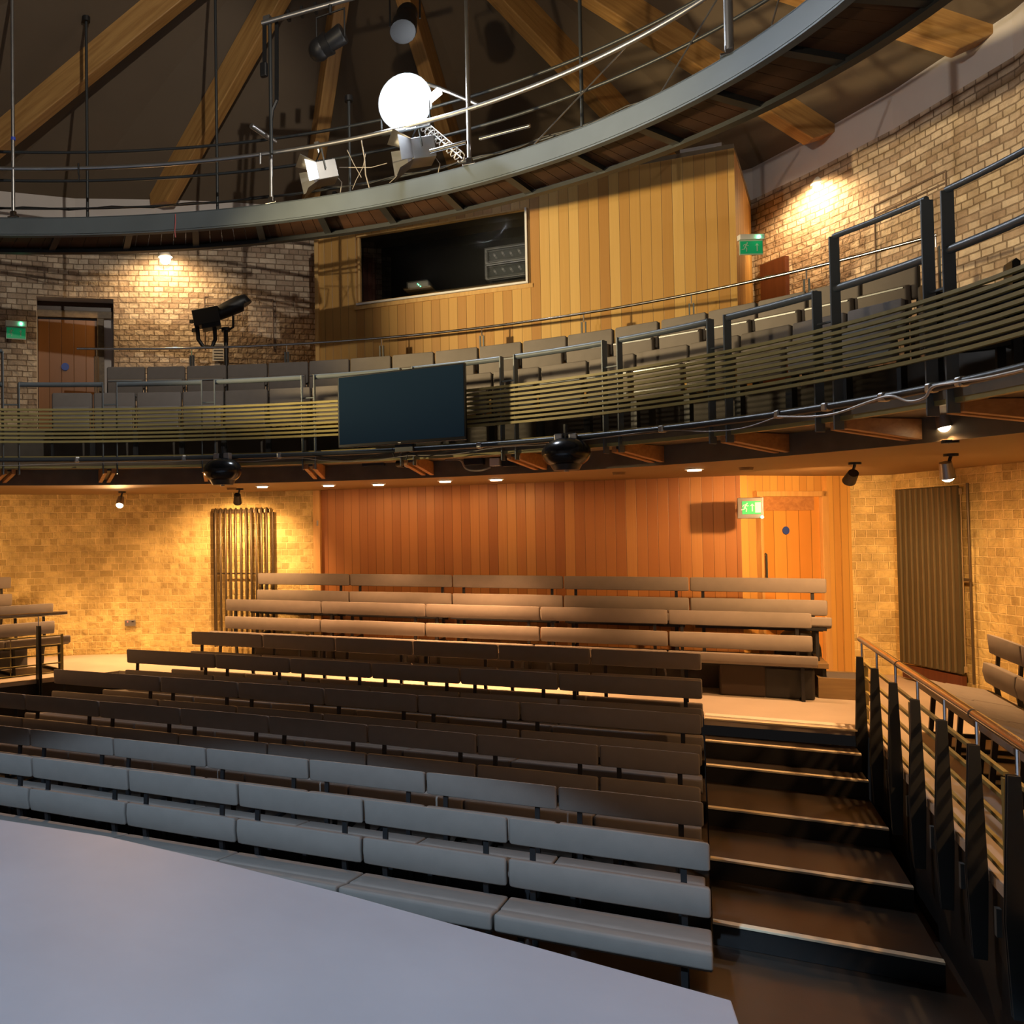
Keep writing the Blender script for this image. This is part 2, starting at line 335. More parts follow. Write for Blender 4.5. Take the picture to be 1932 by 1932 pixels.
# ------------------------------------------------------------------ walls
WL = [(-10.0, 1.0), (-9.9, 4.0), (-9.55, 6.6), (-8.55, 9.25), (-7.7, 10.05), (-6.72, 10.62), (-5.99, 10.86), (-4.50, 11.13)]      # lower left
WR = [(1.54, 12.0), (2.0, 12.05), (2.75, 10.4), (3.3, 8.5), (3.55, 6.0), (3.6, 1.0)]
WLU = WL[:6]+[(-5.9, 11.15), (-4.6, 12.2), (-2.4, 13.7)]
WRU = [(-2.4, 13.7), (-0.8, 13.9), (0.80, 13.35), (1.45, 12.55), (2.05, 11.7)]+WR[2:]
A_, B_ = Vector((-4.50, 11.13)), Vector((0.47, 11.08))
D_ = Vector((1.54, 12.0))
ZC, ZD, ZB, ZE = 2.23, 2.47, 5.98, 6.4          # lower ceiling, balcony deck, brick top, eaves
def wall_strip(pts, z0, z1, u0=0.0):
    mb = MB(); u = u0; U = [u0]
    for i in range(len(pts)-1):
        u += (Vector(pts[i+1])-Vector(pts[i])).length; U.append(u)
    for i, p in enumerate(pts):
        zz0 = z0[i] if isinstance(z0, list) else z0; zz1 = z1[i] if isinstance(z1, list) else z1
        mb.v += [(p[0], p[1], zz0), (p[0], p[1], zz1)]
    for i in range(len(pts)-1): mb.f.append((2*i, 2*i+2, 2*i+3, 2*i+1))
    mb.U = U; return mb
def uvwall(mb, pts):
    look = {}
    for i, p in enumerate(pts): look[(round(p[0], 3), round(p[1], 3))] = mb.U[i]
    return lambda co_, poly: (look.get((round(co_.x, 3), round(co_.y, 3)), 0), co_.z)
def wall(name, pts, z0, z1, m_, u0=0.0):
    mb = wall_strip(pts, z0, z1, u0); o = mb.build(name, m_, None, uvf=uvwall(mb, pts)); return struct(o), mb.U[-1]
def clen(pts): return sum((Vector(pts[i+1])-Vector(pts[i])).length for i in range(len(pts)-1))
wall('wall_left', WL, -0.02, ZC+0.02, M['brick_low'])
wall('wall_right', WR, -0.02, ZC+0.02, M['brick_low'])
# upper left wall with the door opening
def wall_ray(px, pts):
    d = ray(px, 800)
    for i in range(len(pts)-1):
        p = onp(px, 800, pts[i], pts[i+1]); a, b2 = Vector(pts[i]), Vector(pts[i+1]); q = Vector((p.x, p.y))
        t = (q-a).dot(b2-a)/(b2-a).length_squared
        if -1e-6 <= t <= 1+1e-6 and p.x*d.x+p.y*d.y > 0: return q, i
    return None, None
dl, il = wall_ray(70, WLU); dr, ir = wall_ray(216, WLU)
ZDT = 4.98
pre = WLU[:il+1]+[tuple(dl)]; mid = [tuple(dl)]+WLU[il+1:ir+1]+[tuple(dr)]; post = [tuple(dr)]+WLU[ir+1:]
_, u1 = wall('wall_upper_left', pre, ZC+0.02, ZB, M['brick'])
wall('wall_upper_left', mid, ZDT, ZB, M['brick'], u1)
wall('wall_upper_left', mid, ZC+0.02, ZD+0.01, M['brick'], u1)
wall('wall_upper_left', post, ZC+0.02, ZB, M['brick'], u1+clen(mid))
wall('wall_upper_right', WRU, ZC+0.02, ZB, M['brick'])
wall('wall_plaster_band', WLU+WRU[1:], ZB, ZE+0.5, M['plaster'])
# back wall behind the viewer closes the room
wall('wall_back', [(3.6, 1.0), (3.6, -6.0), (-10.0, -6.0), (-10.0, 1.0)], -0.9, ZE+0.5, M['plaster'])
# door reveal (deep opening) and leaf
dv = Vector((dr.x-dl.x, dr.y-dl.y)).normalized(); nv = Vector((-dv.y, dv.x))
if nv.dot(Vector((0, 1))) < 0: nv = -nv
dl2, dr2 = dl+nv*0.28, dr+nv*0.28
mb = MB()
for a, b2 in ((dl, dl2), (dr2, dr)):
    mb.add([(a.x, a.y, ZD), (b2.x, b2.y, ZD), (b2.x, b2.y, ZDT), (a.x, a.y, ZDT)], [(0, 1, 2, 3)])
mb.add([(dl.x, dl.y, ZDT), (dl2.x, dl2.y, ZDT), (dr2.x, dr2.y, ZDT), (dr.x, dr.y, ZDT)], [(0, 1, 2, 3)])
struct(mb.build('trim_1', M['plaster'], None))
Rz = Matrix.Rotation(math.atan2(dv.y, dv.x), 3, 'Z')
def dpt(u, out, z): q = dl+dv*u-nv*out; return Vector((q.x, q.y, z))
DW = (dr-dl).length
mb = MB().box(dpt(DW*0.40, -0.26, (ZD+4.72)/2), (DW*0.78, 0.05, 4.72-ZD), Rz)
def uvd(co_, poly): return (Vector((co_.x, co_.y)).dot(dv), co_.z)
dob = struct(mb.build('door_1', M['door_up'], None, uvf=uvd))
mb = MB().box(dpt(DW*0.5, -0.24, 4.80), (DW, 0.07, 0.10), Rz).box(dpt(DW*0.83, -0.24, (ZD+4.75)/2), (0.10, 0.07, 4.75-ZD), Rz)
part(mb, 'door_frame', M['woodbox'], dob, bevel=0.005)
part(MB().box(dpt(DW*0.5, -0.265, 4.91), (DW, 0.04, 0.16), Rz), 'transom_panel', M['door_up'], dob)
part(MB().cyl(dpt(DW*0.36, -0.225, 4.05), 0.055, 0.006, 16, Rz @ Matrix.Rotation(PI/2, 3, 'X')), 'door_disc', M['blue'], dob)
part(MB().box(dpt(DW*0.92, -0.27, (ZD+4.75)/2), (0.16, 0.03, 4.75-ZD), Rz), 'side_panel', M['plaster'], dob)
# timber wall: lower + control booth above, with a window opening in the upper part
WT = [(-4.50, 11.13), (0.47, 11.08)]
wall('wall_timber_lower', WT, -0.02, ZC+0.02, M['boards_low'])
ZBX = 5.85
wc = [onp(675, 447, A_, B_), onp(995, 392, A_, B_), onp(997, 537, A_, B_), onp(677, 575, A_, B_)]
X0w, X1w = (wc[0].x+wc[3].x)/2, (wc[1].x+wc[2].x)/2; Z1w = (wc[0].z+wc[1].z)/2; Z0w = (wc[2].z+wc[3].z)/2
def yw(x): return A_.y+(B_.y-A_.y)*(x-A_.x)/(B_.x-A_.x)
BX0 = onp(597, 560, A_, B_).x; BX1 = onp(1388, 420, A_, B_).x
def seg(x0, x1, z0, z1):
    pts = [(x0, yw(x0)), (x1, yw(x1))]; wall('wall_timber_upper', pts, z0, z1, M['boards'], x0-A_.x)
seg(BX0, X0w, ZD, ZBX); seg(X1w, BX1, ZD, ZBX); seg(X0w, X1w, ZD, Z0w); seg(X0w, X1w, Z1w, ZBX)
wall('wall_timber_side', [(BX1, yw(BX1)), (0.77, 13.3)], ZD, ZBX, M['boards'], 3.3)
wall('wall_timber_end', [(BX0-0.12, 12.1), (BX0, yw(BX0))], ZD, ZBX, M['boards'], 1.3)
struct(MB().slab([(BX0, yw(BX0)), (BX1, yw(BX1)), (0.77, 13.2), (BX0, 12.5)], ZBX, ZBX+0.05).build('ceiling_booth', M['deckdark']))
struct(MB().box((BX0+0.02, yw(BX0)-0.02, (ZD+ZBX)/2), (0.055, 0.05, ZBX-ZD)).build('trim_2', M['pine'], bevel=0.004))
# booth interior
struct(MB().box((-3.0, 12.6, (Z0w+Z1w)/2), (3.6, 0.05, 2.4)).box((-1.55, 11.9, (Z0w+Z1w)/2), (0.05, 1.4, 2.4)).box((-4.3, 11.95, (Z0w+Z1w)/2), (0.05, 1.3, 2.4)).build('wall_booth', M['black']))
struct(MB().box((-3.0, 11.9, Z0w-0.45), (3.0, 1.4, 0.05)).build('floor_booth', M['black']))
wob = struct(MB().box((X1w-0.015, yw(X1w)-0.005, (Z0w+Z1w)/2), (0.025, 0.07, Z1w-Z0w)).box((X1w-1.1, yw(-2)-0.005, Z0w+0.012), (2.2, 0.07, 0.025)).build('window_1', M['frameW'], bevel=0.003))
MB().box((X0w+0.02, yw(X0w)-0.005, (Z0w+Z1w)/2), (0.03, 0.07, Z1w-Z0w)).box((X0w+0.55, yw(-2)-0.005, Z0w+0.015), (1.1, 0.066, 0.03)).box(((X0w+X1w)/2, yw(-2)-0.005, Z1w-0.015), (X1w-X0w, 0.07, 0.02)).build('window_frame', M['pine'], wob, bevel=0.003)
MB().box(((X0w+X1w)/2, yw(-2)+0.03, (Z0w+Z1w)/2), (X1w-X0w-0.05, 0.008, Z1w-Z0w-0.05)).build('window_pane', M['glass'], wob)
MB().box(((X0w+X1w)/2, yw(-2)+0.0, Z0w-0.03), (X1w-X0w+0.1, 0.03, 0.05)).build('window_sill', M['pine'], wob)
def bx(px, Y=11.5): return atY(px, 500, Y).x
def bz(px, py, Y=11.5): return atY(px, py, Y).z
zdk = bz(930, 545); xa, xb = bx(812), bx(1030)
bd = thing('equipment_desk', 'long pale desk inside the dark control booth behind the window', 'desk', ((xa+xb)/2, 11.5, zdk))
part(MB().box(((xa+xb)/2, 11.55, zdk), (xb-xa, 0.42, 0.035)), 'desktop', M['woodbox'], bd, bevel=0.004)
for x in (xa+0.05, xb-0.05): part(MB().box((x, 11.55, zdk-0.2), (0.04, 0.40, 0.36)), 'leg', M['black'], bd)
for k in range(2):
    zz = bz(960, 513 if k == 0 else 483); xc = bx(967)
    rk = thing('amplifier_rack', 'open metal rack of lit amplifiers in the booth window, %s of the stacked pair' % ('lower' if k == 0 else 'upper'), 'rack', (xc, 11.5, zz-0.1), group='racks in the control booth')
    mb = MB(); hw, hh = 0.31, 0.088
    for sz_ in (-hh, hh):
        mb.bar((xc-hw, 11.40, zz+sz_), (xc+hw, 11.40, zz+sz_), 0.012, 0.012)
        for sx_ in (-hw, hw): mb.bar((xc+sx_, 11.40, zz+sz_), (xc+sx_, 11.65, zz+sz_), 0.012, 0.012)
    for sx_ in (-hw, hw): mb.bar((xc+sx_, 11.40, zz-hh), (xc+sx_, 11.40, zz+hh), 0.012, 0.012, (0, 1, 0))
    part(mb, 'rack_frame', M['galv'], rk)
    amp = part(MB().box((xc, 11.53, zz), (0.56, 0.22, 0.13)), 'amplifier', M['darksteel'], rk, bevel=0.004)
    for q in range(5): sub(MB().cyl((xc-0.2+q*0.1, 11.412, zz+0.015*(q % 2)), 0.014, 0.02, 12, Matrix.Rotation(PI/2, 3, 'X')), 'knob', M['galv'], amp, rk)
xm, zm = bx(792), bz(792, 540)
mx_ = thing('mixing_unit', 'small silver mixing unit with a green light in the booth window', 'mixer', (xm, 11.5, zm-0.05))
part(MB().box((xm, 11.5, zm), (0.28, 0.2, 0.075)), 'case', M['galv'], mx_, bevel=0.008)
part(MB().cyl((xm+0.01, 11.395, zm-0.01), 0.006, 0.01, 8, Matrix.Rotation(PI/2, 3, 'X')), 'indicator', M['led'], mx_)
part(MB().box((xm, 11.5, zm-0.055), (0.36, 0.24, 0.02)), 'shelf', M['woodbox'], mx_)
tag(MB().box((bx(697, 11.8), 11.8, bz(697, 530, 11.8)), (0.17, 0.05, 0.62)).build('red_panel', M['redwood']), 'dark red upright panel inside the left end of the booth', 'panel')
# door wall (angled) with door
DWP = [(0.47, 11.08), (1.54, 12.0)]
wall('wall_door', DWP, -0.02, ZC+0.02, M['boards_door'], 0)
d2 = (Vector(DWP[1])-Vector(DWP[0])).normalized(); n2 = Vector((d2.y, -d2.x)); R2 = Matrix.Rotation(math.atan2(d2.y, d2.x), 3, 'Z')
def wp(px, py): return onp(px, py, DWP[0], DWP[1])
def dp2(u, out, z): q = Vector(DWP[0])+d2*u+n2*out; return Vector((q.x, q.y, z))
def uof(px, py): q = wp(px, py); return (Vector((q.x, q.y))-Vector(DWP[0])).dot(d2), q.z
ua, zt_ = uof(1431, 935); ub, _ = uof(1541, 935); _, ztf = uof(1490, 927)
def uvd2(co_, poly): return (Vector((co_.x, co_.y)).dot(d2), co_.z)
d3 = struct(MB().box(dp2((ua+ub)/2, 0.012, zt_/2), (ub-ua, 0.03, zt_), R2).build('door_2', M['door'], None, uvf=uvd2))
part(MB().box(dp2((ua+ub)/2, 0.03, ztf-0.03), (ub-ua+0.16, 0.07, 0.06), R2).box(dp2(ub+0.05, 0.03, ztf/2), (0.09, 0.07, ztf), R2).box(dp2(ua-0.02, 0.03, ztf/2), (0.035, 0.07, ztf), R2), 'door_frame', M['pine'], d3, bevel=0.005)
part(MB().box(dp2((ua+ub)/2-0.04, 0.035, zt_-0.09), (ub-ua-0.1, 0.02, 0.15), R2), 'door_closer_panel', M['bracket'], d3)
ud, zd = uof(1478, 1001)
part(MB().cyl(dp2(ud, 0.034, zd), 0.045, 0.008, 20, R2 @ Matrix.Rotation(PI/2, 3, 'X')), 'door_disc', M['blue'], d3)
uh, zh = uof(1432, 1072)
part(MB().tube([dp2(uh+0.03, 0.06, zh-0.16), dp2(uh+0.03, 0.075, zh-0.15), dp2(uh+0.03, 0.075, zh+0.15), dp2(uh+0.03, 0.06, zh+0.16)], 0.011, 8), 'pull_handle', M['darksteel'], d3)
uc, _ = uof(1562, 1000)
for uu, ww in ((uc+0.04, 0.17), (uc+0.21, 0.15)):
    struct(MB().box(dp2(uu, 0.02, ZC/2), (ww, 0.04, ZC), R2).build('trim_3', M['boards_door'], None, uvf=uvd2))
struct(MB().box((A_.x-0.03, A_.y-0.03, ZC/2), (0.10, 0.06, ZC)).build('trim_4', M['pine'], bevel=0.004))
struct(MB().box(((A_.x+B_.x)/2, 11.07, 0.08), (B_.x-A_.x, 0.03, 0.16)).build('baseboard_timber', M['redwood']))
# dark red exit doorway far right upper
q0 = onp(1442, 556, (0.80, 13.35), (1.45, 12.55)); q1 = onp(1489, 540, (0.80, 13.35), (1.45, 12.55)); q2 = onp(1465, 492, (0.80, 13.35), (1.45, 12.55))
dd = (q1-q0); dd.z = 0; Rr = Matrix.Rotation(math.atan2(dd.y, dd.x), 3, 'Z')
struct(MB().box(((q0.x+q1.x)/2-0.02, (q0.y+q1.y)/2-0.03, (ZD+q2.z)/2), (dd.length, 0.06, q2.z-ZD), Rr).build('door_3', M['redwood']))
# niches in the upper brick walls: dark strips put in for their shaded edges
def niche(px0, py0, px1, py1, pts, nm):
    a, ia = wall_ray(px0, pts); b2, ib = wall_ray(px1, pts)
    za = onp(px0, py0, pts[ia], pts[ia+1]).z; zb = onp((px0+px1)/2, py1, a, b2).z
    d = (b2-a); R_ = Matrix.Rotation(math.atan2(d.y, d.x), 3, 'Z'); n_ = Vector((d.y, -d.x)).normalized()
    if n_.dot(-a) < 0: n_ = -n_
    c = (a+b2)/2+n_*0.004
    mb = MB()
    L = d.length; t = 0.018
    du = d.normalized()
    for (u, z, sx_, sz_) in ((0, za, L, t), (-L/2, (za+zb)/2, t, za-zb), (L/2, (za+zb)/2, t, za-zb), (0, za-0.12, L, 0.02)):
        mb.box((c.x+du.x*u, c.y+du.y*u, z), (sx_, 0.012, sz_), R_)
    struct(mb.build(nm, M['niche_shade'], None, bevel=0.004))
niche(388, 560, 518, 660, WLU, 'niche_edge_shade_1')
niche(1662, 382, 1800, 500, WRU, 'niche_edge_shade_2')
# ------------------------------------------------------------------ lower ceiling, balcony deck, floors
LOW = WL+[(0.47, 11.08)]+WR
def hit(poly, th):
    t = math.radians(th); d = Vector((math.sin(t), math.cos(t))); best = None
    for i in range(len(poly)-1):
        a, b2 = Vector(poly[i]), Vector(poly[i+1]); e = b2-a; den = d.x*e.y-d.y*e.x
        if abs(den) < 1e-9: continue
        ac = a-C0; s_ = (ac.x*e.y-ac.y*e.x)/den; u = (ac.x*d.y-ac.y*d.x)/den
        if s_ > 0 and -1e-6 <= u <= 1+1e-6 and (best is None or s_ < best): best = s_
    return best or 7.0
def ring_to_wall(poly, rf, off, z0, z1, a, b_, step=2.0, pad=0.06):
    n = int((b_-a)/step); sec = []
    for i in range(n+1):
        th = a+(b_-a)*i/n; t = math.radians(th); R_ = hit(poly, th)+pad; d = Vector((math.sin(t), math.cos(t)))
        q = C0+d*R_; p = P2(rf, th, off)
        sec.append([(p.x, p.y, z0), (q.x, q.y, z0), (q.x, q.y, z1), (p.x, p.y, z1)])
    return MB().sweep(sec)
struct(ring_to_wall(LOW, r_fas, 0, ZC, ZC+0.03, -95, 98).build('ceiling_lower', M['soffit']))
struct(MB().sweep(ribbon(r_fas, -95, 98, -0.03, 0.0, ZC-0.005, ZD-0.06)).build('trim_7', M['deckdark'], smooth=True))
struct(ring_to_wall(WLU+WRU[1:], r_bal, 0.0, ZD-0.07, ZD, -95, 98, pad=0.02).build('floor_balcony', M['deckdark']))
struct(MB().sweep(ribbon(lambda u: r_bal(u), -56, 70, 1.30, 2.25, ZD, ZD+0.455)).build('floor_balcony_tier', M['balfloor']))
struct(MB().sweep(ribbon(r_bal, -95, 98, 0.005, 0.05, ZD-0.10, ZD+0.035)).build('trim_8', M['slat'], smooth=True))
# main floor (platform) around the seating pit
def xl(Y): return -7.03+0.527*(Y-7.75)
PX = 1.24
floor_poly = [(PX, -5.9), (PX, 8.70), (0.05, 8.70), (0.05, 9.06), (xl(9.06), 9.06), (xl(4.0), 4.0), (-9.9, 2.6)]+[(-9.95, 4.0), (-9.6, 6.6), (-8.6, 9.3), (-7.75, 10.1), (-6.72, 10.66), (-5.99, 10.9), (-4.5, 11.17), (0.45, 11.12), (1.5, 12.05), (2.04, 12.1), (2.79, 10.42), (3.34, 8.52), (3.58, 6.0), (3.6, 1.0), (3.6, -5.9)]
struct(MB().slab(floor_poly, -0.05, 0.0).build('floor', M['carpet'], tri=True))
mb = MB()
for a, b2 in (((PX+0.03, -5.9), (PX+0.03, 8.72)), ((0.03, 9.08), (xl(9.08), 9.08)), ((xl(9.08)-0.02, 9.08), (xl(4)-0.02, 4)), ((xl(4), 4), (-9.9, 2.6))):
    mb.bar((a[0], a[1], -0.44), (b2[0], b2[1], -0.44), 0.04, 0.80)
struct(mb.build('wall_pit', M['pit']))
ZP = -0.79
struct(MB().slab([(-9.9, -5.9), (PX+0.02, -5.9), (PX+0.02, 9.0), (-9.9, 9.0)], ZP-0.05, ZP).build('floor_pit', M['lino']))
NOS = [(5.93, -0.66), (6.66, -0.53), (7.40, -0.40), (8.16, -0.27), (8.45, -0.135)]
for i, (y, z) in enumerate(NOS):
    y1 = NOS[i+1][0]-0.002 if i < 4 else 8.698; lo = ZP+0.002
    poly = [(0.055, y), (1.15, y-0.05), (1.15, y1-(0.05 if i < 4 else 0)), (0.055, y1)]
    st = thing('aisle_step', ['black aisle step with brass nosing, lowest of the flight', 'black aisle step with brass nosing, second from the bottom',
        'black aisle step with brass nosing, middle of the flight', 'black aisle step with brass nosing, second below the top landing', 'shallow black aisle step with brass nosing just below the top landing'][i], 'step', (0.6, y, lo), group='steps of the aisle stair')
    rs = part(MB().slab(poly, lo, z-0.004), 'riser', M['pit'], st)
    tr = part(MB().slab(poly, z-0.004, z), 'tread', M['lino'], st)
    pa, pb = Vector((0.055, y, z)), Vector((1.15, y-0.05, z))
    sub(MB().bar(pa+Vector((0, 0.014, 0.0)), pb+Vector((0, 0.014, 0.0)), 0.05, 0.014), 'nosing', M['nosing'], tr, st, bevel=0.002)
TER = [(6.12, -0.66), (6.86, -0.53), (7.55, -0.40), (8.32, -0.27)]
for i, (y, z) in enumerate(TER):
    y1 = TER[i+1][0]-0.002 if i < 3 else 9.055; lo = ZP+0.002
    poly = [(xl(y)+0.05, y), (0.045, y), (0.045, y1), (xl(y1)+0.05, y1)]
    st = thing('seating_terrace', 'black seating terrace under the %s row of benches' % ORD[i+2], 'terrace', (-3, y, lo), group='terraces under the raked benches')
    part(MB().slab(poly, lo, z-0.004), 'riser', M['pit'], st)
    part(MB().slab(poly, z-0.004, z), 'tread', M['lino'], st)
ln = thing('landing_edge', 'double metal edging strip along the top landing of the stair', 'trim', (0.6, 8.72, 0))
part(MB().bar((0.06, 8.715, 0.004), (1.16, 8.66, 0.004), 0.05, 0.012), 'nosing', M['nosing'], ln)
part(MB().bar((0.06, 8.90, 0.003), (1.10, 8.85, 0.003), 0.12, 0.006), 'metal_strip', mat('brushed_strip', (0.88, 0.84, 0.76), 0.35, 0.0), ln)
part(MB().bar((xl(9.06), 9.075, 0.003), (0.04, 9.075, 0.003), 0.03, 0.006), 'edge_strip', M['nosing'], ln)
# stage
SE = [(-5.6, 3.55), (-4.6, 3.92), (-3.69, 4.06), (-2.94, 4.08), (-2.23, 4.0), (-1.51, 3.89), (-0.87, 3.76), (0.085, 3.575), (0.105, 3.40), (0.16, 1.0), (0.25, -4), (-7.5, -4), (-7.2, 1.5)]
st = thing('stage_platform', 'large smooth blue-grey thrust stage with bowed front edge', 'stage', (-3, 1, ZP))
part(MB().slab(SE, -0.05, 0.0), 'stage_top', M['stage'], st, tri=True, bevel=0.006)
part(MB().slab([((p[0]+3)*0.985-3, (p[1]-1)*0.985+1) for p in SE], ZP, -0.05), 'stage_skirt', M['pit'], st, tri=True)
# ------------------------------------------------------------------ roof
APX = Vector((-3.36, 9.9, 10.05)); RID = Vector((-3.6, -6.0, 10.05))
EV = [(-10.0, -6.0)]+WLU+WRU[1:]+[(3.6, -6.0)]
mb = MB()
for i in range(len(EV)-1):
    a, b2 = EV[i], EV[i+1]
    def up(p): return APX if p[1] > 4.2 else (Vector((APX.x+(RID.x-APX.x)*(APX.y-max(p[1], -6))/(APX.y+6), max(p[1], -6), APX.z)) if p[1] < 3.9 else APX)
    ta, tb = up(a), up(b2)
    if (ta-tb).length < 0.01: mb.add([(*a, ZE), (*b2, ZE), ta], [(0, 1, 2)])
    else: mb.add([(*a, ZE), (*b2, ZE), tb, ta], [(0, 1, 2, 3)])
struct(mb.build('ceiling', M['ceiling']))
feet = [(-110, 'far left'), (300, ''), (585, ''), (905, ''), (1320, ''), (1578, ''), (1880, ''), (2250, '')]
blab = ['leftmost glulam roof beam, rising steeply from the left edge', 'glulam roof beam landing above the left brick wall', 'glulam roof beam behind the hanging lanterns',
        'glulam roof beam right of the bright floodlight', 'glulam roof beam passing behind the upper right rails', 'glulam roof beam ending above the right wall lamp',
        'glulam roof beam with its foot in the top right corner', 'glulam roof beam past the right edge']
for (px, _), lb in zip(feet, blab):
    q, iq = wall_ray(px, WLU if px < 700 else WRU)
    if q is None:
        q, iq = wall_ray(px, WRU if px < 700 else WLU)
    if q is None: continue
    foot = Vector((q.x, q.y, ZE-0.02)); top = APX+Vector((0, 0, -0.12)); d = (top-foot).normalized()
    a = foot+d*0.02
    s_ = d.cross(Vector((0, 0, 1))).normalized(); u = s_.cross(d)
    # square-cut end, splayed lower corner
    bmr = MB(); hw = 0.095; dp = 0.42
    prof0 = [a+d*0.0+u*0.12, a+d*0.10-u*(dp-0.24), a+d*0.26-u*(dp-0.14)]
    L = (top-a).length
    side = [Vector((0, 0.10)), Vector((-0.10, -0.02)), Vector((0.10, -0.26)), Vector((L, -0.26)), Vector((L, 0.10))]
    n = len(side)
    V = [a+d*p.x+u*p.y+s_*hw for p in side]+[a+d*p.x+u*p.y-s_*hw for p in side]
    bmr.add(V, [(k, (k+1) % n, n+(k+1) % n, n+k) for k in range(n)]+[tuple(range(n))[::-1], tuple(range(n, 2*n))])
    ob = bmr.build('roof_beam', M['beam'], None, bevel=0.012)
    # move the mesh into a frame along the beam, so the grain runs along it
    Rm = Matrix((d, s_, u)).transposed().to_4x4(); Tm = Matrix.Translation(a) @ Rm
    ob.data.transform(Tm.inverted()); ob.matrix_world = Tm
    tag(ob, lb, 'beam', 'glulam roof beams')
# ------------------------------------------------------------------ benches
_cache = {}
def cushion_mesh(kind, L):
    key = (kind, round(L, 3))
    if key in _cache: return _cache[key]
    if kind == 'upper': prof = [(0.0, -0.004), (0.052, -0.016), (0.068, -0.157), (0.012, -0.157)]; bv = 0.014
    elif kind == 'lower': prof = [(-0.028, -0.002), (0.03, -0.012), (0.045, -0.16), (-0.018, -0.165), (-0.036, -0.08)]; bv = 0.020
    else: prof = [(-0.45, -0.012), (-0.438, 0.0), (-0.29, -0.034), (-0.278, -0.040), (-0.265, -0.034), (0.0, -0.075), (0.03, -0.085), (0.03, -0.155), (-0.40, -0.115), (-0.45, -0.085)]; bv = 0.016
    mb = MB(); g = 0.006
    # several sections so the ends are softly rounded
    n = len(prof); secs = []
    cx = sum(p[0] for p in prof)/n; cz = sum(p[1] for p in prof)/n
    for x, k in ((g, 0.90), (g+0.010, 0.975), (g+0.035, 1.0), (L/2, 1.02 if kind != 'seat' else 1.0), (L-g-0.035, 1.0), (L-g-0.010, 0.975), (L-g, 0.90)):
        kk = k if kind != 'seat' else 1-(1-k)*0.6
        secs.append([Vector((x, cx+(p[0]-cx)*(1-(1-kk)*0.5 if kind == 'seat' else kk), cz+(p[1]-cz)*kk)) for p in prof])
    mb.sweep(secs)
    me = mb.mesh(kind+'_cushion', smooth=True, bevel=bv*0.6, seg=2); me.materials.append(M['fabric']); _cache[key] = me
    return me
def part_mesh(key, fn, m_):
    if key in _cache: return _cache[key]
    me = fn(); me.materials.append(m_); _cache[key] = me; return me
def bench(L, zt_floor, loc, rz, label, group, high=0.81, sd=1.0):
    # local frame: x along the bench, y = 0 the face of the upper back cushion, seat towards -y, z = 0 the floor
    t = thing('bench', label, 'bench', loc, rz, group)
    def put(name, me, p): o = bpy.data.objects.new(name, me); COL.objects.link(o); o.parent = t; o.location = p; return o
    put('upper_back_cushion', cushion_mesh('upper', L), (0, 0, high))
    put('lower_back_cushion', cushion_mesh('lower', L), (0, 0, high-0.222))
    sc_ = put('seat_cushion', cushion_mesh('seat', L), (0, 0, high-0.372)); sc_.scale = (1, sd, 1)
    h = high
    def post():
        return MB().bar((0, 0.052, h-0.03), (0, 0.020, h-0.40), 0.03, 0.022, (0, 1, 0)).bar((0, 0.020, h-0.38), (0, 0.09, 0.0), 0.03, 0.03, (0, 1, 0)).mesh('back_post')
    def leg():
        return MB().bar((0, -0.37, h-0.47), (0, -0.40, 0.0), 0.03, 0.03, (0, 1, 0)).mesh('leg')
    def run():
        return MB().bar((0, -0.41, 0.015), (0, 0.10, 0.015), 0.03, 0.03).bar((0, -0.40, h-0.475), (0, 0.04, h-0.515), 0.03, 0.03).mesh('side_rail')
    for x in (0.13, L-0.13):
        put('back_post', part_mesh(('post', h), post, M['frame']), (x, 0, 0))
        put('leg', part_mesh(('leg', h), leg, M['frame']), (x, 0.40*(1-sd), 0))
        put('side_rail', part_mesh(('run', h), run, M['frame']), (x, 0, 0)).scale = (1, 1 if sd == 1 else 0.75, 1)
    put('seat_rail', part_mesh(('srail', round(L, 3), h), lambda: MB().bar((0.05, -0.30, h-0.495), (L-0.05, -0.30, h-0.495), 0.03, 0.03).bar((0.05, -0.02, h-0.53), (L-0.05, -0.02, h-0.53), 0.03, 0.03).mesh('seat_rail'), M['frame']), (0, 0, 0))
    return t
ROWS = dict(
 A=(5.174, 0.040, [-5.27, -4.4054, -3.5552, -2.6993, -1.8393, -0.9782, 0.0472], 'front row'),
 B=(5.989, 0.023, [-5.98, -5.1172, -4.2576, -3.3967, -2.5423, -1.6768, -0.8164, 0.0257], 'second row'),
 C=(6.734, 0.1435, [-6.67, -5.8093, -4.9398, -4.0731, -3.2148, -2.3496, -1.4896, -0.6327, 0.0136], 'third row'),
 D=(7.419, 0.278, [-6.0223, -4.7111, -3.8559, -2.9911, -2.1367, -1.288, 0.0282], 'fourth row'),
 E=(8.189, 0.410, [-5.6352, -4.5191, -3.6631, -2.8068, -1.9533, -1.0896, 0.0437], 'fifth row'),
 F=(8.941, 0.541, [-5.2477, -4.3267, -3.4687, -2.6138, -1.7518, -0.8948, 0.0479], 'sixth row'),
 G=(10.30, 0.812, [-5.5176, -4.1728, -2.8492, -1.5492, -0.2564, 1.0353], 'row on the landing'),
 H=(10.74, 1.1345, [-5.2634, -3.9525, -2.6326, -1.3508, -0.0508, 1.2179], 'raised back row'))
FLOORZ = dict(A=ZP, B=ZP, C=-0.66, D=-0.53, E=-0.40, F=-0.27, G=0.0, H=0.325)
